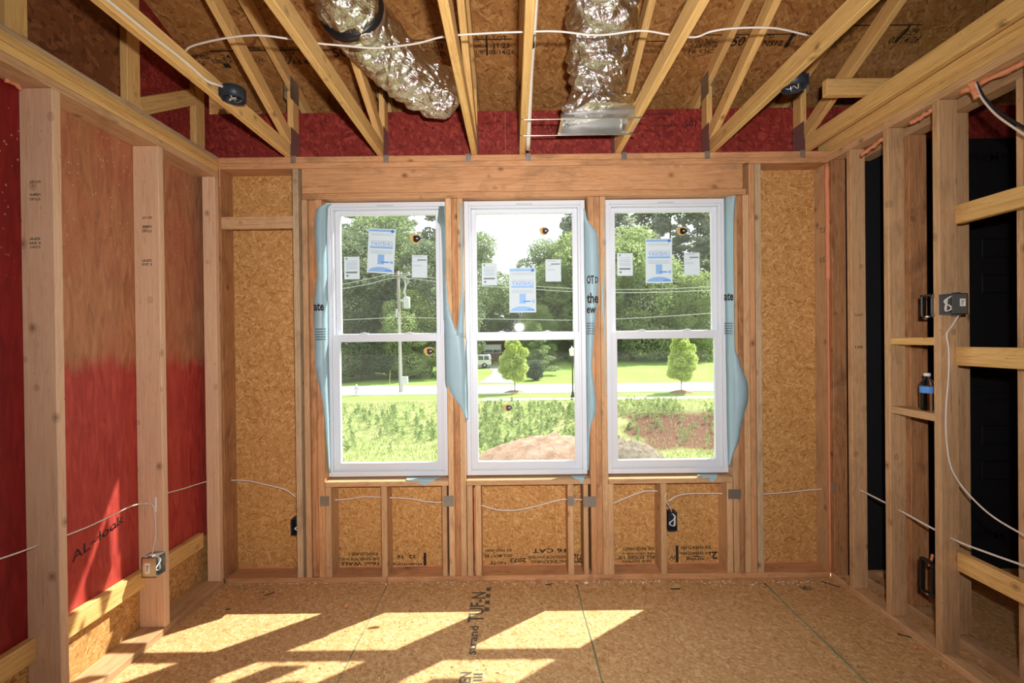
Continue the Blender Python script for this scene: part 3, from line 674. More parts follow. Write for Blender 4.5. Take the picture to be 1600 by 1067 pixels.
tube('foil_tape', [pth[k2-1], pth[k2], pth[k2+4]], .153, 'brightsteel', du, seg=40, n=1)
BX0, BX1, BY0, BY1 = at(878, 197, 'Z', 2.795).x, at(990, 197, 'Z', 2.795).x, at(940, 185, 'Z', 2.795).y, at(940, 209, 'Z', 2.795).y
bc = Vector(((BX0+BX1)/2, (BY0+BY1)/2, 2.86))
bo = empty('register_boot', (bc.x, bc.y, 2.795), label='galvanised register boot open downward below the short foil duct', cat='boot')
bm = bmesh.new()
for (x0, x1, y0, y1) in ((BX0, BX0+.003, BY0, BY1), (BX1-.003, BX1, BY0, BY1), (BX0, BX1, BY0, BY0+.003), (BX0, BX1, BY1-.003, BY1)): bmbox(bm, x0, x1, y0, y1, 2.797, 2.85)
bmbox(bm, BX0, BX1, BY0, BY1, 2.848, 2.851); frombm('box', bm, 'steel', bo)
boxes('flange', [(BX0-.014, BX1+.014, BY0-.014, BY0+.002, 2.795, 2.812), (BX0-.014, BX0+.002, BY0, BY1, 2.795, 2.799), (BX1-.002, BX1+.014, BY0, BY1, 2.795, 2.799), (BX0-.014, BX1+.014, BY1-.002, BY1+.010, 2.795, 2.799)], 'brightsteel', bo)
boxes('corner_bracket', [(BX1-.05, BX1-.004, BY1-.03, BY1-.004, 2.80, 2.86)], 'brightsteel', bo)
for y in (BY0-.006, BY1+.004): tube('hanger_rail', [(TX[3]-.02, y, 2.7925), ((TX[3]+BX0)/2, y, 2.7915), (BX1, y, 2.7925), (TX[4]+.02 if y < BY1 else BX1+.02, y, 2.7925)], .006, 'brightsteel', bo, seg=6, n=4, flat=.4)
d2 = [Vector((bc.x, bc.y-.02, 2.842)), Vector((bc.x-.005, bc.y-.03, 2.92)), at(934, 112, 'Y', 2.55), at(938, 50, 'Y', 2.38), at(950, -20, 'Y', 2.2), at(962, -150, 'Y', 1.9)]
d2e = empty('foil_duct', d2[1], label='short silver foil duct rising from the register boot', cat='duct')
tube('duct_sleeve', d2, .15, 'foil', d2e, seg=96, n=44, disp=lambda q, t, a: wrinkle(q, t, a)*1.15+.012*math.sin(a*2+t*34), rad=lambda t: .150+.055*max(0, 1-(t/.26)**2)-.02*math.exp(-((t-.28)/.05)**2))
pp = [at(825, 233, 'Y', 3.0), at(829, 120, 'Y', 2.5), at(834, 40, 'Y', 2.2), at(839, -60, 'Y', 1.95)]
pipe = empty('white_pipe', pp[0], label='thin white plastic pipe running beside the middle truss', cat='pipe')
tube('pipe', pp, .0145, 'pvc', pipe, seg=14)
a, b = at(832.5, 52, 'Y', 2.24), at(831, 72, 'Y', 2.31); tube('tape_wrap', [a, (a+b)/2, b], .0165, 'tape', pipe, seg=12); mesh('tape_tail', [b+Vector((-.014, -.012, .0)), b+Vector((.010, -.012, 0)), b+Vector((-.002, -.012, -.035)), b+Vector((-.014, -.008, .0)), b+Vector((.010, -.008, 0)), b+Vector((-.002, -.008, -.035))], [(0, 1, 2), (5, 4, 3), (0, 3, 4, 1), (1, 4, 5, 2), (2, 5, 3, 0)], 'tape', pipe)

# ------------------------------------------------------------------ electrical boxes
def round_box(loc, label, tilt=0):
    e = empty('ceiling_box', loc, label=label, cat='junction box', group='round ceiling boxes'); L = Vector(loc)
    lathe('shell', [(.030, .062), (.052, .058), (.056, .05), (.056, 0), (.050, 0), (.050, .045), (.001, .05)], L, 'bluebox', e, seg=24)
    for s in (-1, 1): boxes('screw_ear', [(L.x+s*.048-.008, L.x+s*.048+.008, L.y-.007, L.y+.007, L.z-.002, L.z+.03)], 'bluebox', e)
    for k in range(3):
        a = k*2.1; tube('wire', [L+Vector((.02*math.cos(a), .02*math.sin(a), .045)), L+Vector((.035*math.cos(a+.5), .035*math.sin(a+.5), .012)), L+Vector((.018*math.cos(a+1.4), .018*math.sin(a+1.4), -.004)), L+Vector((-.01*math.cos(a), .01, .02))], .0016, 'cable' if k else 'brightsteel', e, seg=5)
    boxes('bracket', [(L.x-.058 if tilt < 0 else L.x+.05, L.x-.05 if tilt < 0 else L.x+.058, L.y-.03, L.y+.03, L.z+.01, L.z+.06)], 'bluebox', e)
    return e
q = at(357, 155, 'Z', 2.80); round_box((TX[0]+.08, q.y, 2.795), 'dark round ceiling box with loose wires on the leftmost truss', -1)
q = at(1240, 137, 'Z', 2.80); round_box((q.x, q.y, 2.795), 'dark round ceiling box between the two rightmost trusses', 1)
def gang_box(name, label, x0, x1, y0, y1, z0, z1, open_, mat, group, lab=None):
    """a box open toward -x, +x or -y"""
    e = empty(name, ((x0+x1)/2, (y0+y1)/2, z0), label=label, cat='junction box', group=group); w = .003
    bm = bmesh.new()
    if open_ != '-x': bmbox(bm, x0, x0+w, y0, y1, z0, z1)
    if open_ != '+x': bmbox(bm, x1-w, x1, y0, y1, z0, z1)
    if open_ != '-y': bmbox(bm, x0, x1, y0, y0+w, z0, z1)
    bmbox(bm, x0, x1, y1-w, y1, z0, z1); bmbox(bm, x0, x1, y0, y1, z0, z0+w); bmbox(bm, x0, x1, y0, y1, z1-w, z1)
    bmbox(bm, (x0+x1)/2-.012, (x0+x1)/2+.012, y0+.008, y0+.03, z1, z1+.006); bmbox(bm, (x0+x1)/2-.012, (x0+x1)/2+.012, y0+.008, y0+.03, z0-.006, z0)
    frombm('shell', bm, mat, e)
    m = Vector(((x0+x1)/2, (y0+y1)/2, (z0+z1)/2)); h = (z1-z0)/2
    for k in range(2):
        o_ = {'-x': Vector((-.02, .006*k, 0)), '+x': Vector((.02, .006*k, 0)), '-y': Vector((.006*k, -.008, 0))}[open_]
        t_ = {'-x': Vector((0, 1, 0)), '+x': Vector((0, 1, 0)), '-y': Vector((1, 0, 0))}[open_]
        tube('wire', [m+Vector((0, 0, h*.9)), m+o_+t_*.02+Vector((0, 0, h*.3)), m+o_-t_*.012*(1+k)+Vector((0, 0, -h*.35)), m+o_+t_*.014+Vector((0, 0, -h*.6)), m+o_*.5+t_*.02+Vector((0, 0, h*.5))], .0028, 'cable', e, seg=6)
    if lab:
        a, b, c, d_ = lab; boxes('paper_label', [(a, b, y0-.0012, y0-.0002, c, d_)], 'paper', e)
        for k in range(4): boxes('printed_mark', [(a+(b-a)*.2, a+(b-a)*(.5+.1*k), y0-.0018, y0-.0012, c+(d_-c)*(.2+.17*k), c+(d_-c)*(.27+.17*k))], 'blackink', e)
    return e
z0, z1 = at(1490, 491, 'Y', 2.22).z, at(1490, 458, 'Y', 2.22).z
gang_box('outlet_box', 'grey outlet box with white wire loops on the right wall stud', XR-.006, XR+.068, 2.222, R3-.001, z0, z1, '-x', 'greybox', 'outlet boxes', (XR+.030, XR+.056, z0+.038, z1-.026))
yb0 = YBs-.072; z0, z1 = at(240, 902, 'Y', yb0).z, at(240, 871, 'Y', yb0).z
gang_box('outlet_box', 'grey steel outlet box low on the left wall stud', XL-.066, XL+.008, yb0, YBs-.001, z0, z1, '+x', 'steel', 'outlet boxes', (XL-.048, XL-.022, z0+.02, z1-.03))
for u0, u1, v0, v1, lab in ((455, 469.5, 811, 836, 'dark blue outlet box on the window wall left of the windows'), (1044.5, 1058, 801, 829, 'dark blue outlet box under the rightmost window')):
    a, b = at(u0, v1, 'Y', D+.01), at(u1, v0, 'Y', D+.01); gang_box('outlet_box', lab, a.x, b.x, D+.008, D+.075, a.z, b.z, '-y', 'bluebox', 'outlet boxes')
def low_volt(u0, u1, v0, v1, label):
    a, b = at(u0, v1, 'X', XR+.004), at(u1, v0, 'X', XR+.004); y0, y1 = b.y, a.y
    e = empty('mounting_bracket', (XR, (y0+y1)/2, a.z), label=label, cat='bracket', group='black mounting brackets')
    bm = bmesh.new(); w = .011
    for (p, q_, r, s) in ((y0, y0+w, a.z, b.z), (y1-w, y1, a.z, b.z), (y0, y1, a.z, a.z+w), (y0, y1, b.z-w, b.z)): bmbox(bm, XR-.002, XR+.022, p, q_, r, s, .002)
    frombm('bracket_frame', bm, 'blackplastic', e)
    for z in (a.z+.004, b.z-.02): boxes('clamp_ear', [(XR-.006, XR+.03, y0-.010, y0+.004, z, z+.016)], 'blackplastic', e, bev=.002)
    boxes('screw', [(XR-.004, XR+.004, y0+.02, y0+.034, a.z+.002, a.z+.009)], 'brightsteel', e)
low_volt(1439.5, 1458, 459, 497, 'black low-voltage bracket on the stud above the shelf with the bottle'); low_volt(1438, 1458, 880, 922, 'black low-voltage bracket near the floor on the right wall')
tube('insulation_foam', [at(1452, 884, 'X', XR+.05), at(1456, 872, 'X', XR+.05), at(1457, 866, 'X', XR+.05)], .006, 'foam', seg=8, label='orange foam blob above the lower black bracket', cat='foam')

# ------------------------------------------------------------------ cables
def cable(pts, label, r=.0052, mat='cable', flat=.6):
    o = tube('electrical_cable', pts, r, mat, None, seg=8, n=8, flat=flat); return put(o, label=label, cat='cable', group='electrical cables')
ZC = PT+.098
run = [(287, 92), (290, 80), (303, 71), (350, 60), (400, 55), (447, 60), (490, 67), (545, 72), (590, 75), (650, 68), (695, 57), (760, 52), (815, 50), (870, 49), (935, 55), (1000, 48), (1045, 54), (1085, 58), (1112, 49), (1150, 44), (1210, 44), (1262, 55)]
cable([at(u, v, 'Z', ZC) for u, v in run], 'white cable running across the tops of the trusses', .0068)
xs0 = TX[0]+.024
cable([at(140, -20, 'X', xs0), at(170, 2, 'X', xs0), at(230, 50, 'X', xs0), at(290, 97, 'X', xs0), at(322, 125, 'X', xs0), at(337, 132, 'X', xs0+.02), Vector((TX[0]+.07, at(357, 155, 'Z', 2.8).y, 2.85))], 'white cable stapled along the leftmost truss to its round box', .006)
YC = D+.075
def wcable(lst, label, y=YC): cable([at(u, v, 'Y', y) for u, v in lst], label, .0045)
wcable([(358, 750), (385, 751), (415, 757), (445, 765), (462, 776)], 'cable across the narrow bay left of the windows')
wcable([(512, 781), (540, 780), (570, 776), (596, 777), (640, 779), (670, 784), (702, 785)], 'cable through the studs below the leftmost window')
wcable([(748, 788), (775, 796), (805, 797), (840, 790), (870, 782), (888, 780), (925, 781)], 'cable sagging below the middle window')
wcable([(950, 790), (975, 779), (1005, 768), (1030, 767)], 'cable rising to the left below the rightmost window'); wcable([(1044, 783), (1060, 774), (1085, 771), (1142, 771)], 'cable to the outlet box below the rightmost window')
cable([at(1042, 770, 'Y', D-.006), at(1039, 776, 'Y', D-.008), at(1042, 785, 'Y', D-.006), at(1048, 795, 'Y', D+.01), at(1050, 803, 'Y', D+.03)], 'short cable bend above the outlet box under the rightmost window', .004)
wcable([(1188, 772), (1220, 770), (1260, 766), (1284, 764)], 'straight cable across the bay right of the windows')
XC = XL-.07
def lcable(lst, label, x=XC): cable([at(u, v, 'X', x) for u, v in lst], label, .005)
lcable([(-30, 882), (0, 873), (30, 863), (62, 851)], 'cable entering the near stud of the left wall')
cable([at(100, 838, 'X', XC), at(140, 822, 'X', XC), at(180, 803, 'X', XC), at(205, 791, 'X', XC), at(225, 787, 'Y', YBs-.012), at(239, 790, 'Y', YBs-.010), at(242, 806, 'Y', YBs-.008), at(243, 835, 'Y', YBs-.008), at(239, 858, 'Y', YBs-.010), at(236, 873, 'Y', YBs-.03)], 'cable curving down the left wall stud into the steel outlet box', .005)
cable([at(243, 776, 'Y', YBs-.004), at(243.5, 790, 'Y', YBs-.006), at(243, 800, 'Y', YBs-.006)], 'short cable stub from the hole in the left wall stud', .006)
lcable([(262, 770), (285, 764), (310, 756), (332, 750)], 'cable across the last red bay of the left wall')
cable([at(1499, 491, 'Y', 2.25), at(1488, 508, 'Y', R3-.008), at(1479, 523, 'Y', R3-.007), at(1482, 545, 'Y', R3-.007), at(1482, 585, 'Y', R3-.007), at(1478, 640, 'Y', R3-.007), at(1479, 690, 'Y', R3-.008), at(1487, 733, 'Y', R3-.02), at(1510, 768, 'X', XR+.06), at(1550, 806, 'X', XR+.06), at(1610, 842, 'X', XR+.06)], 'white cable hanging from the grey box on the right wall', .006)
cable([at(u, v, 'X', XR+.045) for u, v in ((1335, 761), (1375, 781), (1420, 805), (1460, 827), (1500, 847), (1550, 866), (1610, 887))], 'cable threaded low through the right wall studs', .005)
cable([at(1524, 130, 'X', XR+.03), at(1533, 152, 'X', XR+.03), at(1555, 178, 'X', XR+.03), at(1585, 200, 'X', XR+.03), at(1620, 222, 'X', XR+.03)], 'white cable drooping from the right top plate', .007)
cable([at(1526, 130, 'X', XR+.036), at(1540, 155, 'X', XR+.036), at(1566, 178, 'X', XR+.036), at(1600, 200, 'X', XR+.036), at(1625, 214, 'X', XR+.036)], 'black cable drooping from the right top plate', .009, 'blackcable')
tube('insulation_foam', [at(1519, 128, 'X', XR+.03), at(1522, 140, 'X', XR+.03), at(1528, 152, 'X', XR+.03)], .016, 'foam', seg=10, disp=lambda q, t, a: .006*mnoise.noise(q*50), label='orange foam around the cables at the right top plate', cat='foam')

# ------------------------------------------------------------------ water bottle on the shelf
b0 = at(1449, 642, 'Y', 2.44); b0 = Vector((b0.x, 2.44, zs2+.001)); k = .96
bt = empty('water_bottle', b0, label='clear plastic water bottle with blue label on the stud shelf', cat='bottle')
tg = NT('clear_plastic'); gl_ = tg.n('ShaderNodeBsdfGlass'); gl_.inputs['IOR'].default_value = 1.33; gl_.inputs['Roughness'].default_value = .02; gl_.inputs[0].default_value = (.93, .95, .97, 1); tg.l(gl_.outputs[0], tg.out.inputs[0]); MT['clear'] = tg.m
lathe('bottle_body', [(r, h*k) for r, h in ((.026, 0), (.031, .006), (.030, .03), (.031, .05), (.0295, .06), (.031, .07), (.0295, .08), (.031, .09), (.0305, .115), (.031, .13), (.028, .15), (.018, .165), (.012, .172), (.0115, .182))], b0, 'clear', bt)
lathe('cap', [(.0145, .182*k), (.0145, .197*k), (.012, .199*k)], b0, 'white', bt); lathe('label_band', [(.0315, .093*k), (.0318, .094*k), (.0318, .127*k), (.0315, .128*k)], b0, 'label_blue', bt)

# ------------------------------------------------------------------ blue house wrap at the window jambs
def flap(label, rows):
    """rows of (v, [(u, depth)...]): a film strip from the window frame over the jamb and onto the stud face"""
    n = len(rows[0][1]); cols = []
    sm = []
    for j in range(n):
        pts = [at(r[1][j][0], r[0], 'Y', r[1][j][1]) for r in rows]; sm.append(smoothpath(pts, 4))
    vs = []; m = len(sm[0])
    for i in range(m):
        for j in range(n):
            p = sm[j][i].copy(); s = mnoise.noise(p*16)*.004; p.y -= abs(s) if j else 0; vs.append(p)
    fs = [(i*n+j, i*n+j+1, (i+1)*n+j+1, (i+1)*n+j) for i in range(m-1) for j in range(n-1)]
    o = mesh('house_wrap_flap', vs, fs, 'film', None, True, label=label, cat='film', group='house wrap flaps')
    sol = o.modifiers.new('thickness', 'SOLIDIFY'); sol.thickness = .0012; sol.offset = 0
    return o
fy = D-.006; wy = 3.167
f1 = flap('blue film flap along the left side of the leftmost window', [(v, [(r, wy), (max(c, 506.5+(v-600)*.008), D-.004), (l, fy)]) for v, l, c, r in ((319, 507, 512, 519), (324, 497, 505, 513), (335, 493, 501, 512), (360, 491.5, 500, 511), (400, 494, 501, 511.5), (425, 496, 503, 512), (450, 493, 502, 512), (480, 490, 502, 513), (530, 491.5, 503, 513.5), (565, 492, 504, 514), (590, 495, 505, 514.5), (620, 503, 508, 515), (660, 508, 511, 515.5), (700, 511, 513, 516), (738, 514, 515, 517))])
f2 = flap('blue film crossed over the studs between left and middle windows', [(v, [(a, wy), (b, D-.004), (c, fy), (d, fy), (e, D-.004), (f, wy)]) for v, a, b, c, d, e, f in ((474, 693, 696, 697, 698, 700, 702), (490, 693.5, 697, 700, 702, 704, 705), (512, 694, 697.5, 704, 709, 711, 712), (527, 694, 698, 706, 714, 722, 728), (545, 694.5, 698, 706, 716, 725, 729), (575, 695, 699, 707, 718, 726, 730), (600, 696, 700, 708, 718, 726, 730.5), (612, 701, 704, 712, 719, 726, 731), (626, 710, 713, 716, 721, 726.5, 731), (640, 720, 722, 724, 725.5, 727, 731), (655, 728, 728, 728.5, 729, 729.5, 731.5))])
flap('narrow blue film strip left of the middle window', [(v, [(f, wy), (725+(v-600)*.011, D-.003), (d, fy)]) for v, d, e, f in ((318, 719.5, 722, 724), (350, 719, 722, 724.5), (400, 720, 723, 725), (450, 721, 724, 726), (490, 717, 723, 727), (528, 713, 722, 728))])
flap('narrow blue film strip right of the leftmost window', [(v, [(a, wy), (698+(v-600)*.011, D-.003), (c+2, fy)]) for v, c, b, a in ((322, 692, 690, 686), (335, 692.5, 690.5, 685), (345, 693, 691, 684), (360, 693, 692, 689.5), (420, 694, 693, 691.5), (470, 698, 695, 692.5), (500, 703, 697, 693))])
f3 = flap('blue printed film flap along the right side of the middle window', [(v, [(a, wy), (b, D-.005), ((b+c)/2, fy), (c, fy)]) for v, a, b, c in ((326, 911.5, 913, 914), (342, 912, 914, 917), (352, 912, 916, 924), (362, 912.2, 917, 932), (385, 912.5, 917.5, 935), (430, 913, 918, 936), (465, 914, 918.5, 934), (495, 914.5, 919, 931), (520, 915, 919, 928.5), (550, 915.4, 919.2, 926), (578, 915.8, 919.4, 925), (600, 916, 920, 928), (630, 916.5, 920.5, 931.5), (648, 916.8, 920.5, 930), (660, 917, 920.5, 925), (672, 917.3, 920, 922), (700, 917.6, 919.6, 920.5), (735, 918, 919, 920))])
flap('small blue film strip along the left side of the rightmost window', [(v, [(a, wy), (b, D-.004), (c, fy)]) for v, a, b, c in ((330, 944.5, 944, 943.5), (420, 945.5, 944.8, 944), (450, 945.8, 944, 940.5), (475, 946, 944, 940), (500, 946.5, 945, 942.5), (540, 947, 946, 945), (580, 947.5, 946.5, 945), (620, 948, 947, 946.4))])
f4 = flap('wide blue film flap along the right side of the rightmost window', [(v, [(a, wy), ((a+b)/2, D+.03), (b, fy), ((b+c)/2, fy-.004), (c, fy)]) for v, a, b, c in ((306, 1131, 1145, 1151), (316, 1131, 1144, 1149), (345, 1131.5, 1144, 1147), (400, 1132, 1144.5, 1146.5), (470, 1133, 1145, 1147.5), (540, 1134, 1145.5, 1148), (556, 1134, 1145.6, 1153), (578, 1134.5, 1146, 1160), (598, 1135, 1146, 1168), (625, 1135.3, 1146, 1169), (645, 1135.5, 1146, 1163), (668, 1136, 1145.5, 1158), (690, 1136.5, 1145, 1154), (708, 1137, 1143, 1146), (728, 1137.5, 1139, 1140))])
def film_print(txt, u0, u1, v0, v1, parent, y=D-.0125):
    a, b = at(u0, v1, 'Y', y), at(u1, v0, 'Y', y); lettering(txt, (a.x, y, a.z), (1, 0, 0), (0, 0, 1), b.x-a.x, b.z-a.z, 'blackink', parent, bold=.03)
film_print('ate', 490, 506, 471, 485, f1); film_print('OT', 917, 928, 430, 443, f3); film_print('D', 930, 934.5, 432, 442, f3); film_print('the', 917, 935, 457, 473, f3); film_print('ew', 916.5, 931, 476, 489, f3)
a = at(1131, 469, 'Y', D+.008)
for txt, u0, u1, v0, v1 in (('ate', 1131.5, 1146, 455, 469),):
    p0, p1 = at(u0, v1, 'Y', D+.045), at(u1, v1, 'Y', D-.014); lettering(txt, p0, p1-p0, (0, 0, 1), (p1-p0).length, at(u0, v0, 'Y', D+.02).z-at(u0, v1, 'Y', D+.02).z, 'blackink', f4, bold=.03)
for v in (513, 517, 521, 525, 529):
    film_print('BARRIER OF', 493, 509, v, v+2.4, f1); film_print('KEEP DRY NO', 917, 928, v-9, v-6.6, f3)
    p0, p1 = at(1132, v-7, 'Y', D+.045), at(1145, v-7, 'Y', D-.013); lettering('INSTALL', p0, p1-p0, (0, 0, 1), (p1-p0).length, .009, 'blackink', f4, bold=.02)
for u0, u1, v, lab in ((893, 916, 745, 'blue film scrap on the sill of the middle window'), (1085, 1118, 740, 'blue film scrap on the sill of the rightmost window'), (638, 690, 743, 'blue film scrap on the sill of the leftmost window')):
    a, b = at(u0, v, 'Z', SZ+.004), at(u1, v, 'Z', SZ+.004); y0 = D+.055
    o = mesh('house_wrap_scrap', [(a.x, y0, SZ+.006), (b.x, y0, SZ+.006), (a.x+.01, D+.004, SZ+.006), (b.x-.02, D-.004, SZ+.008), ((a.x+b.x)/2+.02, D-.005, SZ-.028)], [(0, 1, 3, 2), (2, 3, 4)], 'film', label=lab, cat='film', group='house wrap flaps'); so_ = o.modifiers.new('thickness', 'SOLIDIFY'); so_.thickness = .001

# ------------------------------------------------------------------ stickers on the panes
side = ['leftmost', 'middle', 'rightmost']
YS = 3.2345
def rect(name, x0, x1, z0, z1, y, mat, parent, th=.0006): return boxes(name, [(x0, x1, y-th, y, z0, z1)], mat, parent)
def big_sticker(u0, u1, v0, v1, i, tilt=0):
    a, b = at(u0, v1, 'Y', YS), at(u1, v0, 'Y', YS); w, h = b.x-a.x, b.z-a.z
    e = empty('product_sticker', (a.x+w/2, YS, a.z), label='large blue and white product sticker on the %s window' % side[i], cat='sticker', group='large window stickers')
    X = lambda f: a.x+w*f
    Z = lambda f: a.z+h*f
    rect('paper', X(0), X(1), Z(0), Z(1), YS, 'sticker', e); y = YS-.0012
    rect('printed_strip', X(.03), X(.97), Z(.93), Z(.98), y, 'label_lblue', e); rect('printed_strip', X(.08), X(.92), Z(.555), Z(.60), y, 'label_lblue', e)
    lathe('printed_roundel', [(h*.035, 0), (h*.035, .0006)], (X(.88), y, Z(.945)), 'label_blue', e, seg=14, axis=(0, -1, 0))
    lettering('LINDSAY', (X(.10), y, Z(.615)), (1, 0, 0), (0, 0, 1), w*.8, h*.075, 'label_blue', e, mirror=True)
    for f in (.88, .85, .72, .69, .50, .47, .44): rect('printed_line', X(.1), X(.9), Z(f), Z(f+.008), y, 'label_pale', e)
    rect('printed_door', X(.38), X(.62), Z(.20), Z(.42), y, 'label_lblue', e); rect('printed_mark', X(.52), X(.80), Z(.235), Z(.265), y-.0008, 'label_blue', e); rect('printed_mark', X(.84), X(.95), Z(.22), Z(.28), y, 'label_lblue', e)
    arc = [Vector((X(.5+.45*math.cos(t)), y, Z(.03+.11*math.sin(t)))) for t in [math.pi*k/14 for k in range(15)]]
    sheet('printed_dome', arc, (0, -1, 0), .0005, 'label_lblue', e); rect('printed_mark', X(.66), X(.93), Z(.05), Z(.075), y-.0008, 'label_blue', e)
    e.rotation_euler = (0, tilt, 0)
def small_sticker(u0, u1, v0, v1, i, left, tilt=0):
    a, b = at(u0, v1, 'Y', YS), at(u1, v0, 'Y', YS); w, h = b.x-a.x, b.z-a.z
    e = empty('rating_sticker', (a.x+w/2, YS, a.z), label='small white rating sticker %s of the large one on the %s window' % ('left' if left else 'right', side[i]), cat='sticker', group='small window stickers')
    X = lambda f: a.x+w*f
    Z = lambda f: a.z+h*f
    rect('paper', X(0), X(1), Z(0), Z(1), YS, 'sticker', e); y = YS-.0012
    if left:
        rect('printed_bar', X(.12), X(.85), Z(.27), Z(.34), y, 'label_grey', e); rect('printed_mark', X(.15), X(.28), Z(.12), Z(.2), y, 'label_grey', e); rect('printed_mark', X(.12), X(.22), Z(.87), Z(.95), y, 'label_grey', e)
        for f in (.45, .5, .55, .62, .67, .72, .8): rect('printed_line', X(.14), X(.84), Z(f), Z(f+.018), y, 'label_pale', e)
    else:
        rect('printed_bar', X(.35), X(.92), Z(.76), Z(.81), y, 'label_grey', e)
        for f, q_ in ((.94, .8), (.70, .5), (.55, .62), (.50, .6), (.9, .7)): rect('printed_line', X(.1), X(q_), Z(f), Z(f+.015), y, 'label_pale', e)
    e.rotation_euler = (0, tilt, 0)
big_sticker(573, 614.5, 357, 427, 0, .06); big_sticker(796, 837, 418.5, 488.5, 1); big_sticker(1009, 1050, 372.5, 442.5, 2)
small_sticker(538, 561.5, 401, 436.5, 0, True); small_sticker(643.5, 667, 398.5, 434, 0, False, .02); small_sticker(753, 776.5, 411, 446, 1, True); small_sticker(852.5, 876.5, 405, 440, 1, False); small_sticker(964.5, 988.5, 395.5, 431, 2, True); small_sticker(1069, 1093, 394.5, 430, 2, False)
def tag(u, v, y, label, r=.036):
    c = at(u, v, 'Y', y); e = empty('round_tag', c, label=label, cat='tag', group='round tags on the panes')
    pts = [c+Vector((r*math.cos(t)*(1+.12*math.sin(3*t)), 0, r*math.sin(t)*(1+.1*math.cos(2*t)))) for t in [2*math.pi*k/22 for k in range(22)]]
    sheet('tag_pad', pts, (0, -1, 0), .003, 'tan', e)
    pts = [c+Vector((.008+r*.72*math.cos(t)*(1+.18*math.cos(3*t)), -.0032, r*.66*math.sin(t)*(1+.1*math.sin(3*t)))) for t in [2*math.pi*k/18 for k in range(18)]]
    sheet('black_centre', pts, (0, -1, 0), .002, 'blackplastic', e); boxes('printed_mark', [(c.x+.006, c.x+.02, c.y-.0062, c.y-.0054, c.z-.004, c.z+.006)], 'label_pale', e)
tag(649, 373, YS, 'tan and black round tag high on the leftmost window'); tag(850, 361, YS, 'tan and black round tag high on the middle window', .030); tag(1065, 361, YS, 'tan and black round tag high on the rightmost window', .033)
tag(670, 549, 3.199, 'tan and black round tag on the lower sash of the leftmost window', .032); tag(793, 637, 3.199, 'tan and black round tag on the lower sash of the middle window', .028)

# ------------------------------------------------------------------ litter on the floor
def blob(name, loc, r, mat, label, cat, sq=.7):
    bm = bmesh.new(); bmesh.ops.create_icosphere(bm, subdivisions=2, radius=r)
    for v in bm.verts: v.co *= 1+.35*mnoise.noise(v.co*90+Vector(loc)*7); v.co.z *= sq
    o = frombm(name, bm, mat, None, True); o.location = (loc[0], loc[1], r*sq*.95); return put(o, label=label, cat=cat)
blob('foam_ball', at(541, 949, 'Z', 0), .014, 'foam', 'orange foam ball on the floor near the window wall', 'foam', .85); blob('foam_crumb', at(1431, 1013, 'Z', 0), .010, 'foam', 'orange foam crumb by the right wall plate', 'foam')
blob('caulk_blob', at(916, 911, 'Z', 0), .016, 'white', 'flat white caulk blob below the middle window', 'caulk', .3)
def sliver(u, v, L, rz, label, mat='blackink'):
    p = at(u, v, 'Z', .002); o = boxes('wood_sliver', [(-L/2, L/2, -.003, .003, 0, .004)], mat, None, bev=.001); o.location = (p.x, p.y, .001); o.rotation_euler = (0, 0, rz); put(o, label=label, cat='sliver', group='slivers on the floor')
for a in ((858, 913, .05, .3, 'dark bent sliver near the white caulk blob'), (1055, 920, .06, 0, 'dark straight sliver below the rightmost window'), (1298, 913, .10, -.8, 'dark splinter in the right floor corner'), (1420, 995, .09, -.6, 'dark splinter along the right wall plate'), (421, 928, .06, .7, 'dark curved sliver near the left end of the window wall'), (356, 952, .025, .3, 'dark chip at the left edge of the floor')): sliver(*a)
rl = []
bm = bmesh.new()
for k in range(420):
    edge = random.random() < .55
    u, v = (random.uniform(350, 1300), 908+abs(random.gauss(0, 16))) if edge else (random.uniform(350, 1450), random.uniform(915, 1066))
    if random.random() < .18: u, v = random.gauss(400, 25), random.gauss(925, 7)
    p = at(u, v, 'Z', 0)
    if not (XL+.02 < p.x < XR-.02) or p.y > D-.02: continue
    L = random.uniform(.003, .016); r_ = bmesh.ops.create_cube(bm, size=1)['verts']; ca, sa = math.cos(k), math.sin(k)
    for w_ in r_:
        x_, y_, z_ = w_.co.x*L, w_.co.y*.003, (w_.co.z+.5)*.002; w_.co = Vector((p.x+x_*ca-y_*sa, p.y+x_*sa+y_*ca, .0005+z_))
frombm('wood_shavings', bm, 'stain', None, kind='stuff', label='dark wood shavings scattered over the floor', cat='shavings')
bm = bmesh.new()
for k in range(150):
    u = random.uniform(350, 1298); p = at(u, 908+abs(random.gauss(0, 3)), 'Z', 0); p.y = min(p.y, D-.006)
    if not (XL+.02 < p.x < XR-.02): continue
    r_ = bmesh.ops.create_cube(bm, size=1)['verts']
    for w_ in r_: w_.co = Vector((p.x+w_.co.x*random.uniform(.003, .012), p.y+w_.co.y*.004, .0005+(w_.co.z+.5)*.003))
frombm('plaster_crumbs', bm, 'white', None, kind='stuff', label='white crumbs along the foot of the window wall', cat='crumbs')

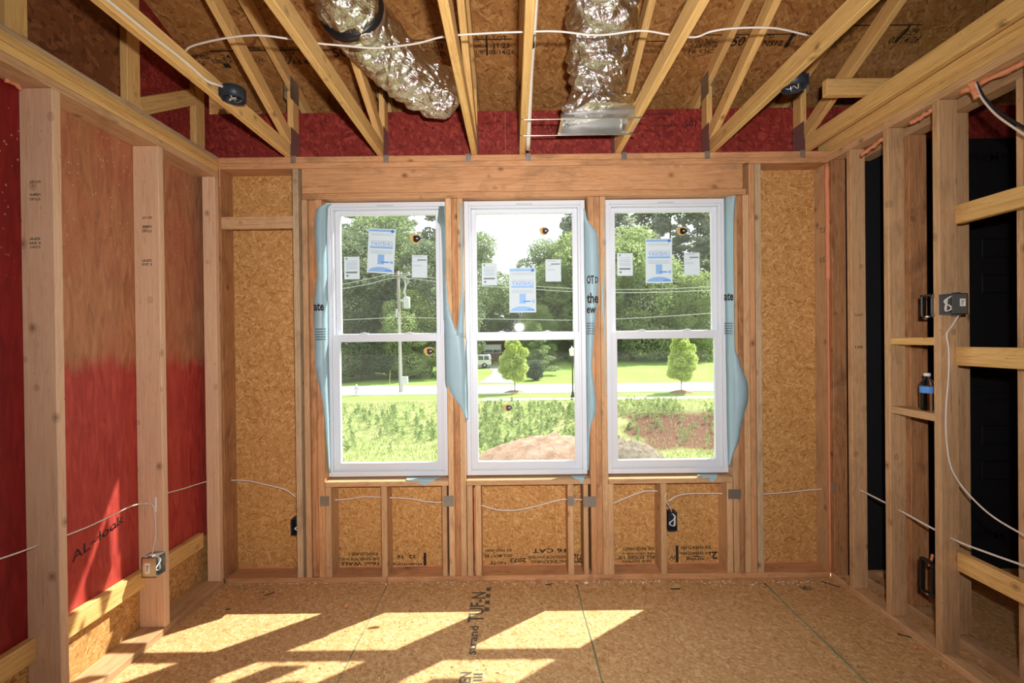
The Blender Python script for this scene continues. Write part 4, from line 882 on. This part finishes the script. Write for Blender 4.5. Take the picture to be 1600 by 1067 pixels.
# ------------------------------------------------------------------ outdoors
G = -2.8                      # level of the street, relative to the floor
def sstep(a, b, t): t = min(1, max(0, (t-a)/(b-a))); return t*t*(3-2*t)
def gz(x, y):
    if y > 46: return G+(y-46)*.02
    bank = 1.25*(1-sstep(24.0, 31.5, y+mnoise.noise(Vector((x*.25, 0, 3)))*1.2))
    return G-bank+(mnoise.noise(Vector((x*.35, y*.35, 0)))*.10 if y < 33 else 0)
def on_ground(u, v):
    """walk along the pixel's ray until it meets the terrain"""
    d = ray(u, v); t = 8.0
    while t < 160:
        p = EYE+d*t
        if p.z < gz(p.x, p.y): return p
        t += .1
    return EYE+d*90
def terrain(name, x0, x1, y0, y1, nx, ny, mat, dz=0, fn=gz, **kw):
    vs = [(x0+(x1-x0)*i/nx, y0+(y1-y0)*j/ny, fn(x0+(x1-x0)*i/nx, y0+(y1-y0)*j/ny)+dz) for j in range(ny+1) for i in range(nx+1)]
    fs = [(j*(nx+1)+i, j*(nx+1)+i+1, (j+1)*(nx+1)+i+1, (j+1)*(nx+1)+i) for j in range(ny) for i in range(nx)]
    return mesh(name, vs, fs, mat, None, True, **kw)
terrain('ground', -45, 45, 5, 46.5, 110, 90, 'ground', kind='structure', label='rough grassy lot falling from the street toward the house')
terrain('lawn', -90, 90, 46, 130, 20, 12, 'lawn', .01, kind='structure', label='sunny mown lawn beyond the street')
yr0, yr1 = on_ground(1035, 613).y, on_ground(1035, 600).y
ys0, ys1 = on_ground(1035, 624).y, on_ground(1035, 620.5).y
flatz = lambda x, y: G
boxes('verge', [(-60, 60, ys1, yr0, G-.02, G+.015)], 'lawn', kind='structure', label='grass verge between sidewalk and street')
boxes('street', [(-60, 60, yr0, yr1, G-.1, G+.02)], 'asphalt', kind='structure', label='pale sunlit street')
for y in (yr0, yr1): boxes('kerb', [(-60, 60, y-.08, y+.08, G-.1, G+.10)], 'concrete', kind='structure', label='concrete kerb on the %s side of the street' % ('near' if y == yr0 else 'far'))
boxes('sidewalk', [(-2.2, 60, ys0, ys1, G-.05, G+.04)], 'concrete', kind='structure', label='pale sidewalk on the near side of the street')
dl = [on_ground(u, v) for u, v in ((746, 599), (803, 599), (792, 588), (788, 580), (784, 572.5), (735, 571.5), (735, 575), (764, 576.5), (770, 580), (768, 585), (759, 592))]
mesh('driveway', [(p.x, p.y, p.z+.04) for p in dl], [tuple(range(len(dl)))], 'driveway', kind='structure', label='pale driveway climbing to the brick house')

# rough grass and weeds on the near lot
def blades(name, n, xr, yr, hmin, hmax, w, mat, label, dens=None, lean=.35):
    vs, fs = [], []
    k = 0; tries = 0
    while k < n and tries < n*4:
        tries += 1
        y = random.uniform(*yr); x = random.uniform(xr[0], xr[1])*(y/34)
        if dens and random.random() > dens(x, y): continue
        z = gz(x, y); h = random.uniform(hmin, hmax); a = random.uniform(0, math.pi); lx, ly = random.gauss(0, lean)*h, random.gauss(0, lean)*h
        c, s = math.cos(a)*w*h, math.sin(a)*w*h; i = len(vs)
        vs += [(x-c, y-s, z-.02), (x+c, y+s, z-.02), (x+lx*.5+c*.7, y+ly*.5+s*.7, z+h*.6), (x+lx*.5-c*.7, y+ly*.5-s*.7, z+h*.6), (x+lx, y+ly, z+h)]
        fs += [(i, i+1, i+2, i+3), (i+3, i+2, i+4)]; k += 1
    return mesh(name, vs, fs, mat, None, kind='stuff', label=label, cat='grass')
bare = lambda x, y: .22 if (x > 6.0+mnoise.noise(Vector((x*.5, y*.5, 1)))*1.5 and 23.5 < y < 29.3) else 1.0
blades('rough_grass', 26000, (-15, 17), (19, 33.5), .08, .24, .10, 'straw', 'pale rough grass over the near lot', bare)
def leafy(name, spots, mat, label, size=(.05, .11)):
    vs, fs = [], []
    for (x, y, h, n) in spots:
        z = gz(x, y)
        for _ in range(n):
            t = random.random()**.7; r = .30*h*(1.1-t)+.05; a = random.uniform(0, 2*math.pi); c = Vector((x+math.cos(a)*r*random.random(), y+math.sin(a)*r*random.random(), z+h*t))
            s = random.uniform(*size); u = Vector((random.gauss(0, 1), random.gauss(0, 1), random.gauss(0, .7))).normalized(); w = u.orthogonal().normalized()*s*.45; i = len(vs)
            vs += [c-u*s, c+w, c+u*s, c-w]; fs.append((i, i+1, i+2, i+3))
    return mesh(name, vs, fs, mat, None, kind='stuff', label=label, cat='weeds')
sp = []
for _ in range(900):
    y = random.uniform(23.5, 30.5); x = random.uniform(-13, 15)*y/32
    dn = .9 if -2.5 < x < 5.5 else .45
    if x > 5.8 and y < 29.3: dn = .16
    if x < -3 and y < 25.5: dn = .1
    if random.random() < dn: sp.append((x, y, random.uniform(.3, .75), random.randint(24, 44)))
leafy('weed_thicket', sp, 'weed', 'tangle of leafy green weeds on the bank')
sp = [(random.uniform(6, 10.5), random.uniform(28.6, 31), random.uniform(.4, .8), 34) for _ in range(90)]
leafy('dry_weeds', sp, 'straw', 'pale dry weeds along the top of the clay bank', (.04, .09))

def mound(name, c, rx, ry, h, mat, label, cat, rough=.16):
    vs, fs = [], []; n = 34
    for j in range(n+1):
        for i in range(n+1):
            x, y = (i/n*2-1), (j/n*2-1); r = math.hypot(x, y); X, Y = c.x+x*rx, c.y+y*ry
            z = gz(X, Y)+h*(max(0, 1-r*r)**.8)-.05
            if r < 1: z += (abs(mnoise.noise(Vector((X*2.2, Y*2.2, 0))))+.6*mnoise.noise(Vector((X*6, Y*6, 4))))*rough*(1.1-r)
            vs.append((X, Y, z))
    fs = [(j*(n+1)+i, j*(n+1)+i+1, (j+1)*(n+1)+i+1, (j+1)*(n+1)+i) for j in range(n) for i in range(n)]
    return mesh(name, vs, fs, mat, None, True, label=label, cat=cat)
mound('soil_pile', on_ground(862, 718), 3.6, 2.0, 1.05, 'chips', 'pile of pinkish clay and chips seen low in the middle window', 'soil pile', .3)
mound('brush_pile', on_ground(975, 716), 1.9, 1.4, .8, 'brush', 'grey brush and soil heap seen low in the rightmost window', 'brush pile', .4)

# trees -----------------------------------------------------------
def leaf_cloud(blobs, n, size, flat=.7):
    """leaf quads spread through the shells of several ellipsoidal boughs (cx,cy,cz,rx,ry,rz)"""
    vol = np.array([b[3]*b[4]+b[3]*b[5] for b in blobs]); pick = rng.choice(len(blobs), n, p=vol/vol.sum()); B = np.array(blobs)[pick]
    d = rng.normal(size=(n, 3)); d /= np.linalg.norm(d, axis=1)[:, None]; r = rng.uniform(.45, 1.0, n)**.6
    P = B[:, :3]+d*B[:, 3:6]*r[:, None]
    u = rng.normal(size=(n, 3)); u[:, 2] *= flat; u /= np.linalg.norm(u, axis=1)[:, None]; w = np.cross(u, rng.normal(size=(n, 3))); w /= np.linalg.norm(w, axis=1)[:, None]
    s = rng.uniform(size[0], size[1], n)[:, None]
    V = np.stack([P-u*s, P+w*s*.55, P+u*s, P-w*s*.55], 1).reshape(-1, 3); Fc = np.arange(n*4).reshape(-1, 4)
    return V, Fc
def crown(name, blobs, n, size, mat, parent):
    V, Fc = leaf_cloud(blobs, n, size); me = bpy.data.meshes.new(name); me.from_pydata(V.tolist(), [], Fc.tolist()); me.materials.append(MT[mat])
    return put(bpy.data.objects.new(name, me), parent)
def trunk(parent, h, r, boughs, mat='bark'):
    tube('trunk', [(0, 0, -.2), (.04*h*.2, .02, h*.4), (-.03*h*.2, 0, h*.75), (0, 0, h)], r, mat, parent, seg=8, n=4, rad=lambda t: r*(1-.75*t))
    for b in boughs[:7]:
        c = Vector(b[:3]); z = max(.25*h, min(h*.9, c.z-.35*math.hypot(c.x, c.y)-.3)); tube('branch', [(0, 0, z), (c.x*.5, c.y*.5, (z+c.z)/2), c], r*.3, mat, parent, seg=6, n=3, rad=lambda t: r*.32*(1-.7*t))
def broad(name, h, w, n, size, mat, label, group, seed, low=.25, nb=16):
    random.seed(seed); e = empty(name, (0, 0, 0), label=label, cat='tree', group=group)
    bl = []
    for k in range(nb):
        t = low+(1-low)*(k+.5)/nb; env = math.sin(math.pi*min(.97, (t-low)/(1-low)*.8+.16))**.7; a = k*2.4; rr = w*.5*env*random.uniform(.25, .85); s = w*random.uniform(.10, .20)
        bl.append((rr*math.cos(a), rr*math.sin(a), h*t, s*1.2, s*1.2, s*.85))
    crown('crown', bl, n, size, mat, e); trunk(e, h*.8, h*.02, bl); return e
def pine(name, h, n, label, group, seed):
    random.seed(seed); e = empty(name, (0, 0, 0), label=label, cat='tree', group=group); bl = []
    for k in range(64):
        t = .38+.62*k/64; a = random.uniform(0, 6.28); rr = h*.20*(1.15-t)*random.uniform(.4, 1.3)+.3; bl.append((rr*math.cos(a), rr*math.sin(a), h*t, h*.052, h*.052, h*.020))
    crown('crown', bl, n, (.10, .24), 'pine_leaf', e); trunk(e, h*.98, h*.012, bl); return e
def shrub(name, h, w, n, size, mat, label, cat, group, seed):
    random.seed(seed); e = empty(name, (0, 0, 0), label=label, cat=cat, group=group); bl = []
    for k in range(9):
        a = k*2.4; rr = w*.28*random.random(); bl.append((rr*math.cos(a), rr*math.sin(a), h*random.uniform(.3, .72), w*.27, w*.27, h*.27))
    crown('foliage', bl, n, size, mat, e); tube('stem', [(0, 0, -.2), (0, 0, h*.3), (.05, 0, h*.6)], .05, 'bark', e, seg=6, n=3); return e
protos = {}
def place(key, make, u, v, Y, label, sc=1, rz=None, group=None):
    """stand a copy of a kind of tree where the photograph shows its foot (u), at distance Y"""
    d = ray(u, 540); x = d.x/d.y*Y; loc = Vector((x, Y, gz(x, Y))); rz = random.uniform(0, 6.28) if rz is None else rz
    if key not in protos:
        protos[key] = make(); o = protos[key]; o.location = loc; o.rotation_euler = (0, 0, rz); o.scale = (sc,)*3; o['label'] = label
        return o
    o = protos[key]; r = o.copy(); C.objects.link(r); r.location = loc; r.rotation_euler = (0, 0, rz); r.scale = (sc,)*3; r['label'] = label
    for ch in o.children: c = ch.copy(); C.objects.link(c); c.parent = r
    return r
TG = 'trees beyond the street'
mk = {'oakA': lambda: broad('broadleaf_tree', 14, 10, 30000, (.08, .17), 'leaf_mid', '', TG, 3, .2, 26), 'oakB': lambda: broad('broadleaf_tree', 12, 10, 28000, (.08, .17), 'leaf_dark', '', TG, 4, .12, 26), 'oakC': lambda: broad('broadleaf_tree', 10, 9, 28000, (.07, .15), 'leaf_light', '', TG, 5, .10, 26),
      'pine': lambda: pine('pine_tree', 20, 11000, '', TG, 6), 'under': lambda: shrub('understory_shrub', 5, 7, 8000, (.11, .22), 'leaf_dark', '', 'shrub', 'shrubs under the treeline', 8), 'underL': lambda: shrub('understory_shrub', 4.6, 6, 8000, (.11, .22), 'leaf_mid', '', 'shrub', 'shrubs under the treeline', 9)}
W_ = ('leftmost', 'middle', 'rightmost')
def pl(k, u, Y, sc, i, what): place(k, mk[k], u, 0, Y, what+' beyond the street, through the %s window' % W_[i], sc)
trees = [('oakB', 548, 55, 1.30, 0, 'dark leafy tree, nearest the left jamb,'), ('oakA', 598, 60, 1.32, 0, 'large green leafy tree behind the big sticker,'), ('oakB', 672, 57, 1.25, 0, 'dark leafy tree right of the utility pole,'), ('oakC', 645, 53, .95, 0, 'pale green tree just right of the utility pole,'), ('pine', 562, 72, 1.28, 0, 'tall thin pine, leftmost of three,'), ('pine', 628, 76, 1.36, 0, 'tall thin pine behind the utility pole,'), ('pine', 690, 72, 1.25, 0, 'tall thin pine, rightmost of three,'), ('oakA', 520, 66, 1.35, 0, 'large green leafy tree cut by the left jamb,'),
 ('oakA', 738, 80, 1.45, 1, 'tall green leafy tree at the left edge,'), ('oakB', 768, 100, 1.2, 1, 'small far dark tree left of the sticker,'), ('oakB', 808, 100, 1.15, 1, 'far dark tree behind the sticker,'), ('oakA', 862, 88, 1.45, 1, 'large green leafy tree right of the sticker,'), ('oakC', 902, 80, 2.0, 1, 'tall pale green tree at the right edge,'), ('pine', 900, 100, 1.55, 1, 'tall thin pine'), ('oakC', 842, 72, .85, 1, 'low pale green tree over the bush,'), ('oakB', 884, 84, 1.3, 1, 'dark leafy tree behind the street lamp,'),
 ('oakC', 988, 78, 2.05, 2, 'tall domed pale green tree left of the sticker,'), ('oakB', 1035, 84, 1.35, 2, 'dark leafy tree behind the young tree,'), ('oakC', 1088, 76, 1.35, 2, 'low pale green tree at the right,'), ('pine', 962, 92, 1.5, 2, 'tall thin pine, leftmost of five,'), ('pine', 1008, 98, 1.62, 2, 'tall thin pine, second of five from the left,'), ('pine', 1050, 92, 1.5, 2, 'tall thin pine, third of five from the left,'), ('pine', 1090, 90, 1.52, 2, 'tall thin pine, fourth of five from the left,'), ('pine', 1118, 94, 1.55, 2, 'tall thin pine, rightmost of five,'), ('oakA', 945, 86, 1.4, 2, 'large green leafy tree cut by the left jamb,'), ('oakA', 1130, 86, 1.35, 2, 'large green leafy tree cut by the right jamb,'), ('oakB', 1062, 92, 1.3, 2, 'dark leafy tree behind the pale one,')]
for a_ in trees: pl(*a_)
under = [(*a_, k) for k, a_ in enumerate(((535, 50, .85, 0), (565, 51, .9, 0), (605, 52, .9, 0), (640, 53, .75, 0), (585, 56, 1.2, 0), (665, 60, .9, 0), (870, 80, 1.0, 1), (905, 80, 1.05, 1), (850, 79, 1.0, 1), (955, 80, 1.05, 2), (985, 81, 1.0, 2), (1015, 82, 1.1, 2), (1045, 82, 1.05, 2), (1080, 82, 1.1, 2), (1110, 81, 1.1, 2), (930, 82, 1.0, 2), (740, 96, 1.2, 1), (775, 97, 1.2, 1), (810, 92, 1.2, 1), (700, 90, 1.3, 0)))]
nth = ('first', 'second', 'third', 'fourth', 'fifth', 'sixth', 'seventh', 'eighth')
for u, Y, sc, i, k in under:
    r_ = sorted(a_[0] for a_ in under if a_[3] == i).index(u)
    pl('under' if k % 3 else 'underL', u, Y, sc, i, '%s undergrowth shrub, %s from the left' % ('dark' if k % 3 else 'green', nth[r_]))
# two young street trees in mulch rings
for u, lab, sc in ((804, 'young lime green street tree before the brick house', 1.0), (1062, 'young lime green street tree alone on the verge', 1.04)):
    p = on_ground(u, 613.5); p.y = max(p.y, yr0-1.2); p = Vector((ray(u, 613).x*p.y, p.y-.4, G+.015))
    e = empty('young_tree', (0, 0, 0), label=lab, cat='tree', group='young street trees'); random.seed(int(u))
    bl = [(.92*math.sin(math.pi*(.12+.84*t))**.8*math.cos(k*2.4)*random.uniform(.5, 1.15), .92*math.sin(math.pi*(.12+.84*t))**.8*math.sin(k*2.4)*random.uniform(.5, 1.15), 1.3+2.9*t, .62*(1.05-t*.6), .62*(1.05-t*.6), .46) for k, t in enumerate([j/19 for j in range(20)])]
    crown('crown', bl, 12000, (.05, .10), 'leaf_lime' if u > 900 else 'leaf_lime', e); trunk(e, 3.6, .045, bl[:5]); e.location = p; e.scale = (sc,)*3
    mound('mulch_ring', Vector((p.x, p.y, 0)), 1.05, .8, .30, 'mulch', 'brown mulch ring under the young tree '+('before the brick house' if u < 900 else 'alone on the verge'), 'mulch', .05)
o = shrub('round_bush', 2.6, 2.5, 6000, (.06, .12), 'leaf_bush', 'dark round bush by the driveway', 'bush', 'garden bushes', 21); p = on_ground(838, 597); o.location = (p.x, p.y+1.4, p.z-.1)
random.seed(5); e = empty('conifer', (0, 0, 0), label='small conical conifer behind the round bush', cat='tree')
bl = [(.9*(1-k/12)*math.cos(k*2.2), .9*(1-k/12)*math.sin(k*2.2), .8+k*.36, 1.25*(1-k/13)+.15, 1.25*(1-k/13)+.15, .3) for k in range(13)]; crown('crown', bl, 6000, (.06, .13), 'leaf_mid', e); trunk(e, 5, .07, bl[:4]); p = on_ground(846, 592); e.location = (p.x, p.y+3.5, p.z); e.scale = (1.1,)*3

# utility pole, wires, lamp, hydrant ------------------------------
p = on_ground(626.5, 613); p.z = G; PY = p.y
up_ = empty('utility_pole', p, label='wooden utility pole with transformer in the leftmost window', cat='utility pole')
top = at(622, 424, 'Y', PY); tube('pole', [p, (p+top)/2, top], .15, 'pole', up_, seg=10, n=3, rad=lambda t: .16-.05*t)
def P(u, v, dy=0): return at(u, v, 'Y', PY+dy)
beam('crossarm', P(612, 431, -.2), P(641, 430, -.2), .11, .1, 'pole', up_, side=(0, 1, 0)); 
for u in (614, 627, 639): lathe('insulator', [(.05, 0), (.09, .05), (.05, .1), (.08, .15), (.03, .22)], P(u, 429, -.2), 'hydrant', up_, seg=10)
lathe('transformer', [(.05, -.02), (.26, 0), (.27, .08), (.27, .85), (.24, .95), (.05, 1.0)], P(636, 482, -.4), 'hydrant', up_, seg=16); boxes('bracket', [(P(628, 470).x, P(636, 470).x, PY-.45, PY-.05, P(630, 472).z, P(630, 468).z)], 'steel', up_)
for k in range(5): tube('jumper_wire', [P(623+2*k, 430), P(630+2*k, 436+k), P(634-k, 448+2*k, -.3), P(632+k, 462+k, -.3), P(628, 470+3*k)], .025, 'hydrant', up_, seg=5)
tube('conduit', [P(626.5, 612, -.2), P(624, 520, -.2), P(622.5, 487, -.2)], .05, 'hydrant', up_, seg=8); boxes('meter_can', [(P(619.5, 490).x, P(622.5, 490).x, PY-.3, PY-.1, P(620, 496).z, P(620, 483).z)], 'hydrant', up_)
q0, q1 = P(627.5, 600, -.3), P(637.5, 588, -.3); boxes('meter_cabinet', [(q0.x, q1.x, PY-.6, PY-.18, q0.z, q1.z)], 'hydrant', up_, bev=.02)
for lst, lab in (([(480, 452), (530, 445), (575, 436), (622, 427), (690, 436), (740, 440), (820, 446), (905, 451), (1010, 452), (1160, 446)], 'uppermost overhead wire across all three windows'), ([(480, 462), (530, 452), (575, 444), (622, 434), (690, 441), (740, 446), (820, 451), (905, 456), (1010, 457), (1160, 452)], 'overhead wire just below the uppermost one'), ([(480, 503), (530, 500), (575, 498), (622, 496), (690, 497), (740, 498), (820, 499), (905, 500), (1010, 496), (1160, 486)], 'lowest overhead wire across all three windows')):
    o = tube('overhead_wire', [P(u, v, -.1) for u, v in lst], .022, 'hydrant', None, seg=5, n=5); put(o, label=lab, cat='wire', group='overhead wires')
p = on_ground(895, 621); LY = p.y; lp = empty('street_lamp', p, label='black street lamp with lantern head by the sidewalk', cat='street lamp')
tp = at(893.5, 556, 'Y', LY); lathe('post', [(.16, 0), (.16, .12), (.10, .2), (.085, .45), (.055, .55), (.045, tp.z-p.z), (.09, tp.z-p.z+.02)], p, 'iron', lp, seg=12)
lathe('lantern', [(.08, 0), (.16, .05), (.20, .40), (.21, .42)], tp, 'white', lp, seg=8); lathe('lantern_cap', [(.24, .42), (.20, .50), (.07, .62), (.03, .64), (.03, .74)], tp, 'white', lp, seg=10)
p = on_ground(557, 616); hy = empty('fire_hydrant', p, label='pale fire hydrant at the street edge in the leftmost window', cat='hydrant')
lathe('barrel', [(.17, 0), (.17, .06), (.11, .08), (.11, .55), (.15, .57), (.15, .62), (.12, .70), (.05, .78), (.03, .84)], p, 'hydrant', hy, seg=12)
for ax, nm in (((1, 0, 0), 'hose_outlet'), ((-1, 0, 0), 'hose_outlet'), ((0, -1, 0), 'pumper_outlet')): lathe(nm, [(.06, .08), (.06, .18), (.075, .18), (.075, .23)], p+Vector((0, 0, .42)), 'hydrant', hy, seg=10, axis=ax)
tube('marker_stake', [on_ground(608, 616), on_ground(608, 616)+Vector((.05, 0, 1.0)), on_ground(608, 616)+Vector((.12, 0, 1.95))], .02, 'leaf_lime', None, seg=5, label='thin yellowish stake beside the utility pole', cat='stake')

# brick house and car ---------------------------------------------
HY = 80.0; gy = gz(0, HY)
hx0, hx1 = ray(640, 540).x*HY, ray(791, 540).x*HY; ho = empty('brick_house', ((hx0+hx1)/2, HY, gy), label='low brick house behind the driveway', cat='house')
bh = at(760, 535, 'Y', HY).z
boxes('wall', [(hx0, hx1, HY, HY+7, gy-.3, bh+.4)], 'brick', ho)
rz_ = bh+.3; mesh('roof', [(hx0-.5, HY-.6, rz_), (hx1+.5, HY-.6, rz_), (hx1+.5, HY+7.6, rz_), (hx0-.5, HY+7.6, rz_), (hx0+1.5, HY+3.5, rz_+2.0), (hx1-1.5, HY+3.5, rz_+2.0)], [(0, 1, 5, 4), (1, 2, 5), (2, 3, 4, 5), (3, 0, 4), (3, 2, 1, 0)], 'roofdark', ho)
boxes('fascia', [(hx0-.5, hx1+.5, HY-.65, HY-.58, rz_-.12, rz_+.02)], 'hydrant', ho)
for u0, u1, v0, v1 in ((757, 783, 538, 552), (690, 715, 540, 556)):
    a, b = at(u0, v1, 'Y', HY-.05), at(u1, v0, 'Y', HY-.05); f_ = None
    bm = bmesh.new(); ring(bm, a.x, b.x, a.z, b.z, HY-.08, HY, .08, .08, .08, .08); bmbox(bm, (a.x+b.x)/2-.04, (a.x+b.x)/2+.04, HY-.08, HY, a.z, b.z); f_ = frombm('window', bm, 'white', ho)
    boxes('pane', [(a.x+.08, b.x-.08, HY-.03, HY-.01, a.z+.08, b.z-.08)], 'carglass', f_); boxes('blind', [(a.x+.08, b.x-.08, HY-.05, HY-.035, (a.z*.6+b.z*.4), b.z-.08)], 'white', f_)
a, b = at(784, 572, 'Y', HY-.05), at(790, 541, 'Y', HY-.05); boxes('door', [(a.x, b.x, HY-.06, HY, gy, b.z)], 'roofdark', ho)
boxes('chimney', [((hx0+hx1)/2-.5, (hx0+hx1)/2+.4, HY+3.2, HY+4.0, rz_+1, rz_+3)], 'brick', ho)
KY = 66.0; kx = ray(768, 570).x*KY; kz = gz(0, KY)+.03; ca = empty('suv', (kx-2.2, KY, kz), label='white SUV parked on the driveway', cat='car')
def prism(name, prof, y0, y1, mat, parent): 
    n = len(prof); vs = [(kx+x, y0, kz+z) for x, z in prof]+[(kx+x, y1, kz+z) for x, z in prof]
    o = mesh(name, vs, [tuple(range(n)), tuple(range(2*n-1, n-1, -1))]+[(i, i+n, (i+1) % n+n, (i+1) % n) for i in range(n)], mat, parent)
    bm = bmesh.new(); bm.from_mesh(o.data); bmesh.ops.recalc_face_normals(bm, faces=bm.faces); bmesh.ops.bevel(bm, geom=bm.edges[:], offset=.03, segments=1, affect='EDGES'); bm.to_mesh(o.data); bm.free(); return o
prism('body', [(0, .45), (0, 1.05), (-.15, 1.78), (-.35, 1.86), (-2.5, 1.84), (-3.2, 1.2), (-4.4, 1.05), (-4.5, .45)], KY-.9, KY+.9, 'carwhite', ca)
for x0, x1, s in ((-.95, -.3, 0), (-1.75, -1.05, 0), (-2.85, -1.85, .55)): prism('side_window', [(x0, 1.14), (x1, 1.14), (x1-(.08 if not s else 0), 1.66), (x0+s, 1.66)], KY-.935, KY-.88, 'carglass', ca)
for x in (-.95, -3.55):
    for y in (KY-.93, KY+.68):
        w_ = lathe('wheel', [(.30, 0), (.36, .03), (.36, .22), (.30, .25)], (kx+x, y, kz+.36), 'tyre', ca, seg=18, axis=(0, 1, 0)); lathe('wheel_hub', [(.2, -.015), (.2, .02)], (kx+x, y, kz+.36), 'hub', w_, seg=12, axis=(0, 1, 0))
lathe('spare_wheel', [(.30, 0), (.36, .04), (.36, .16), (.3, .2)], (kx+.02, KY, kz+.95), 'tyre', ca, seg=18, axis=(1, 0, 0)); boxes('bumper', [(kx-.1, kx+.12, KY-.88, KY+.88, kz+.42, kz+.62)], 'tyre', ca, bev=.03); boxes('tail_light', [(kx-.06, kx+.015, KY-.9, KY-.78, kz+.95, kz+1.3)], 'redink', ca); boxes('tail_light', [(kx-.06, kx+.015, KY+.78, KY+.9, kz+.95, kz+1.3)], 'redink', ca)
boxes('roof_rail', [(kx-2.3, kx-.5, KY-.75, KY-.70, kz+1.87, kz+1.93)], 'tyre', ca); boxes('roof_rail', [(kx-2.3, kx-.5, KY+.70, KY+.75, kz+1.87, kz+1.93)], 'tyre', ca)
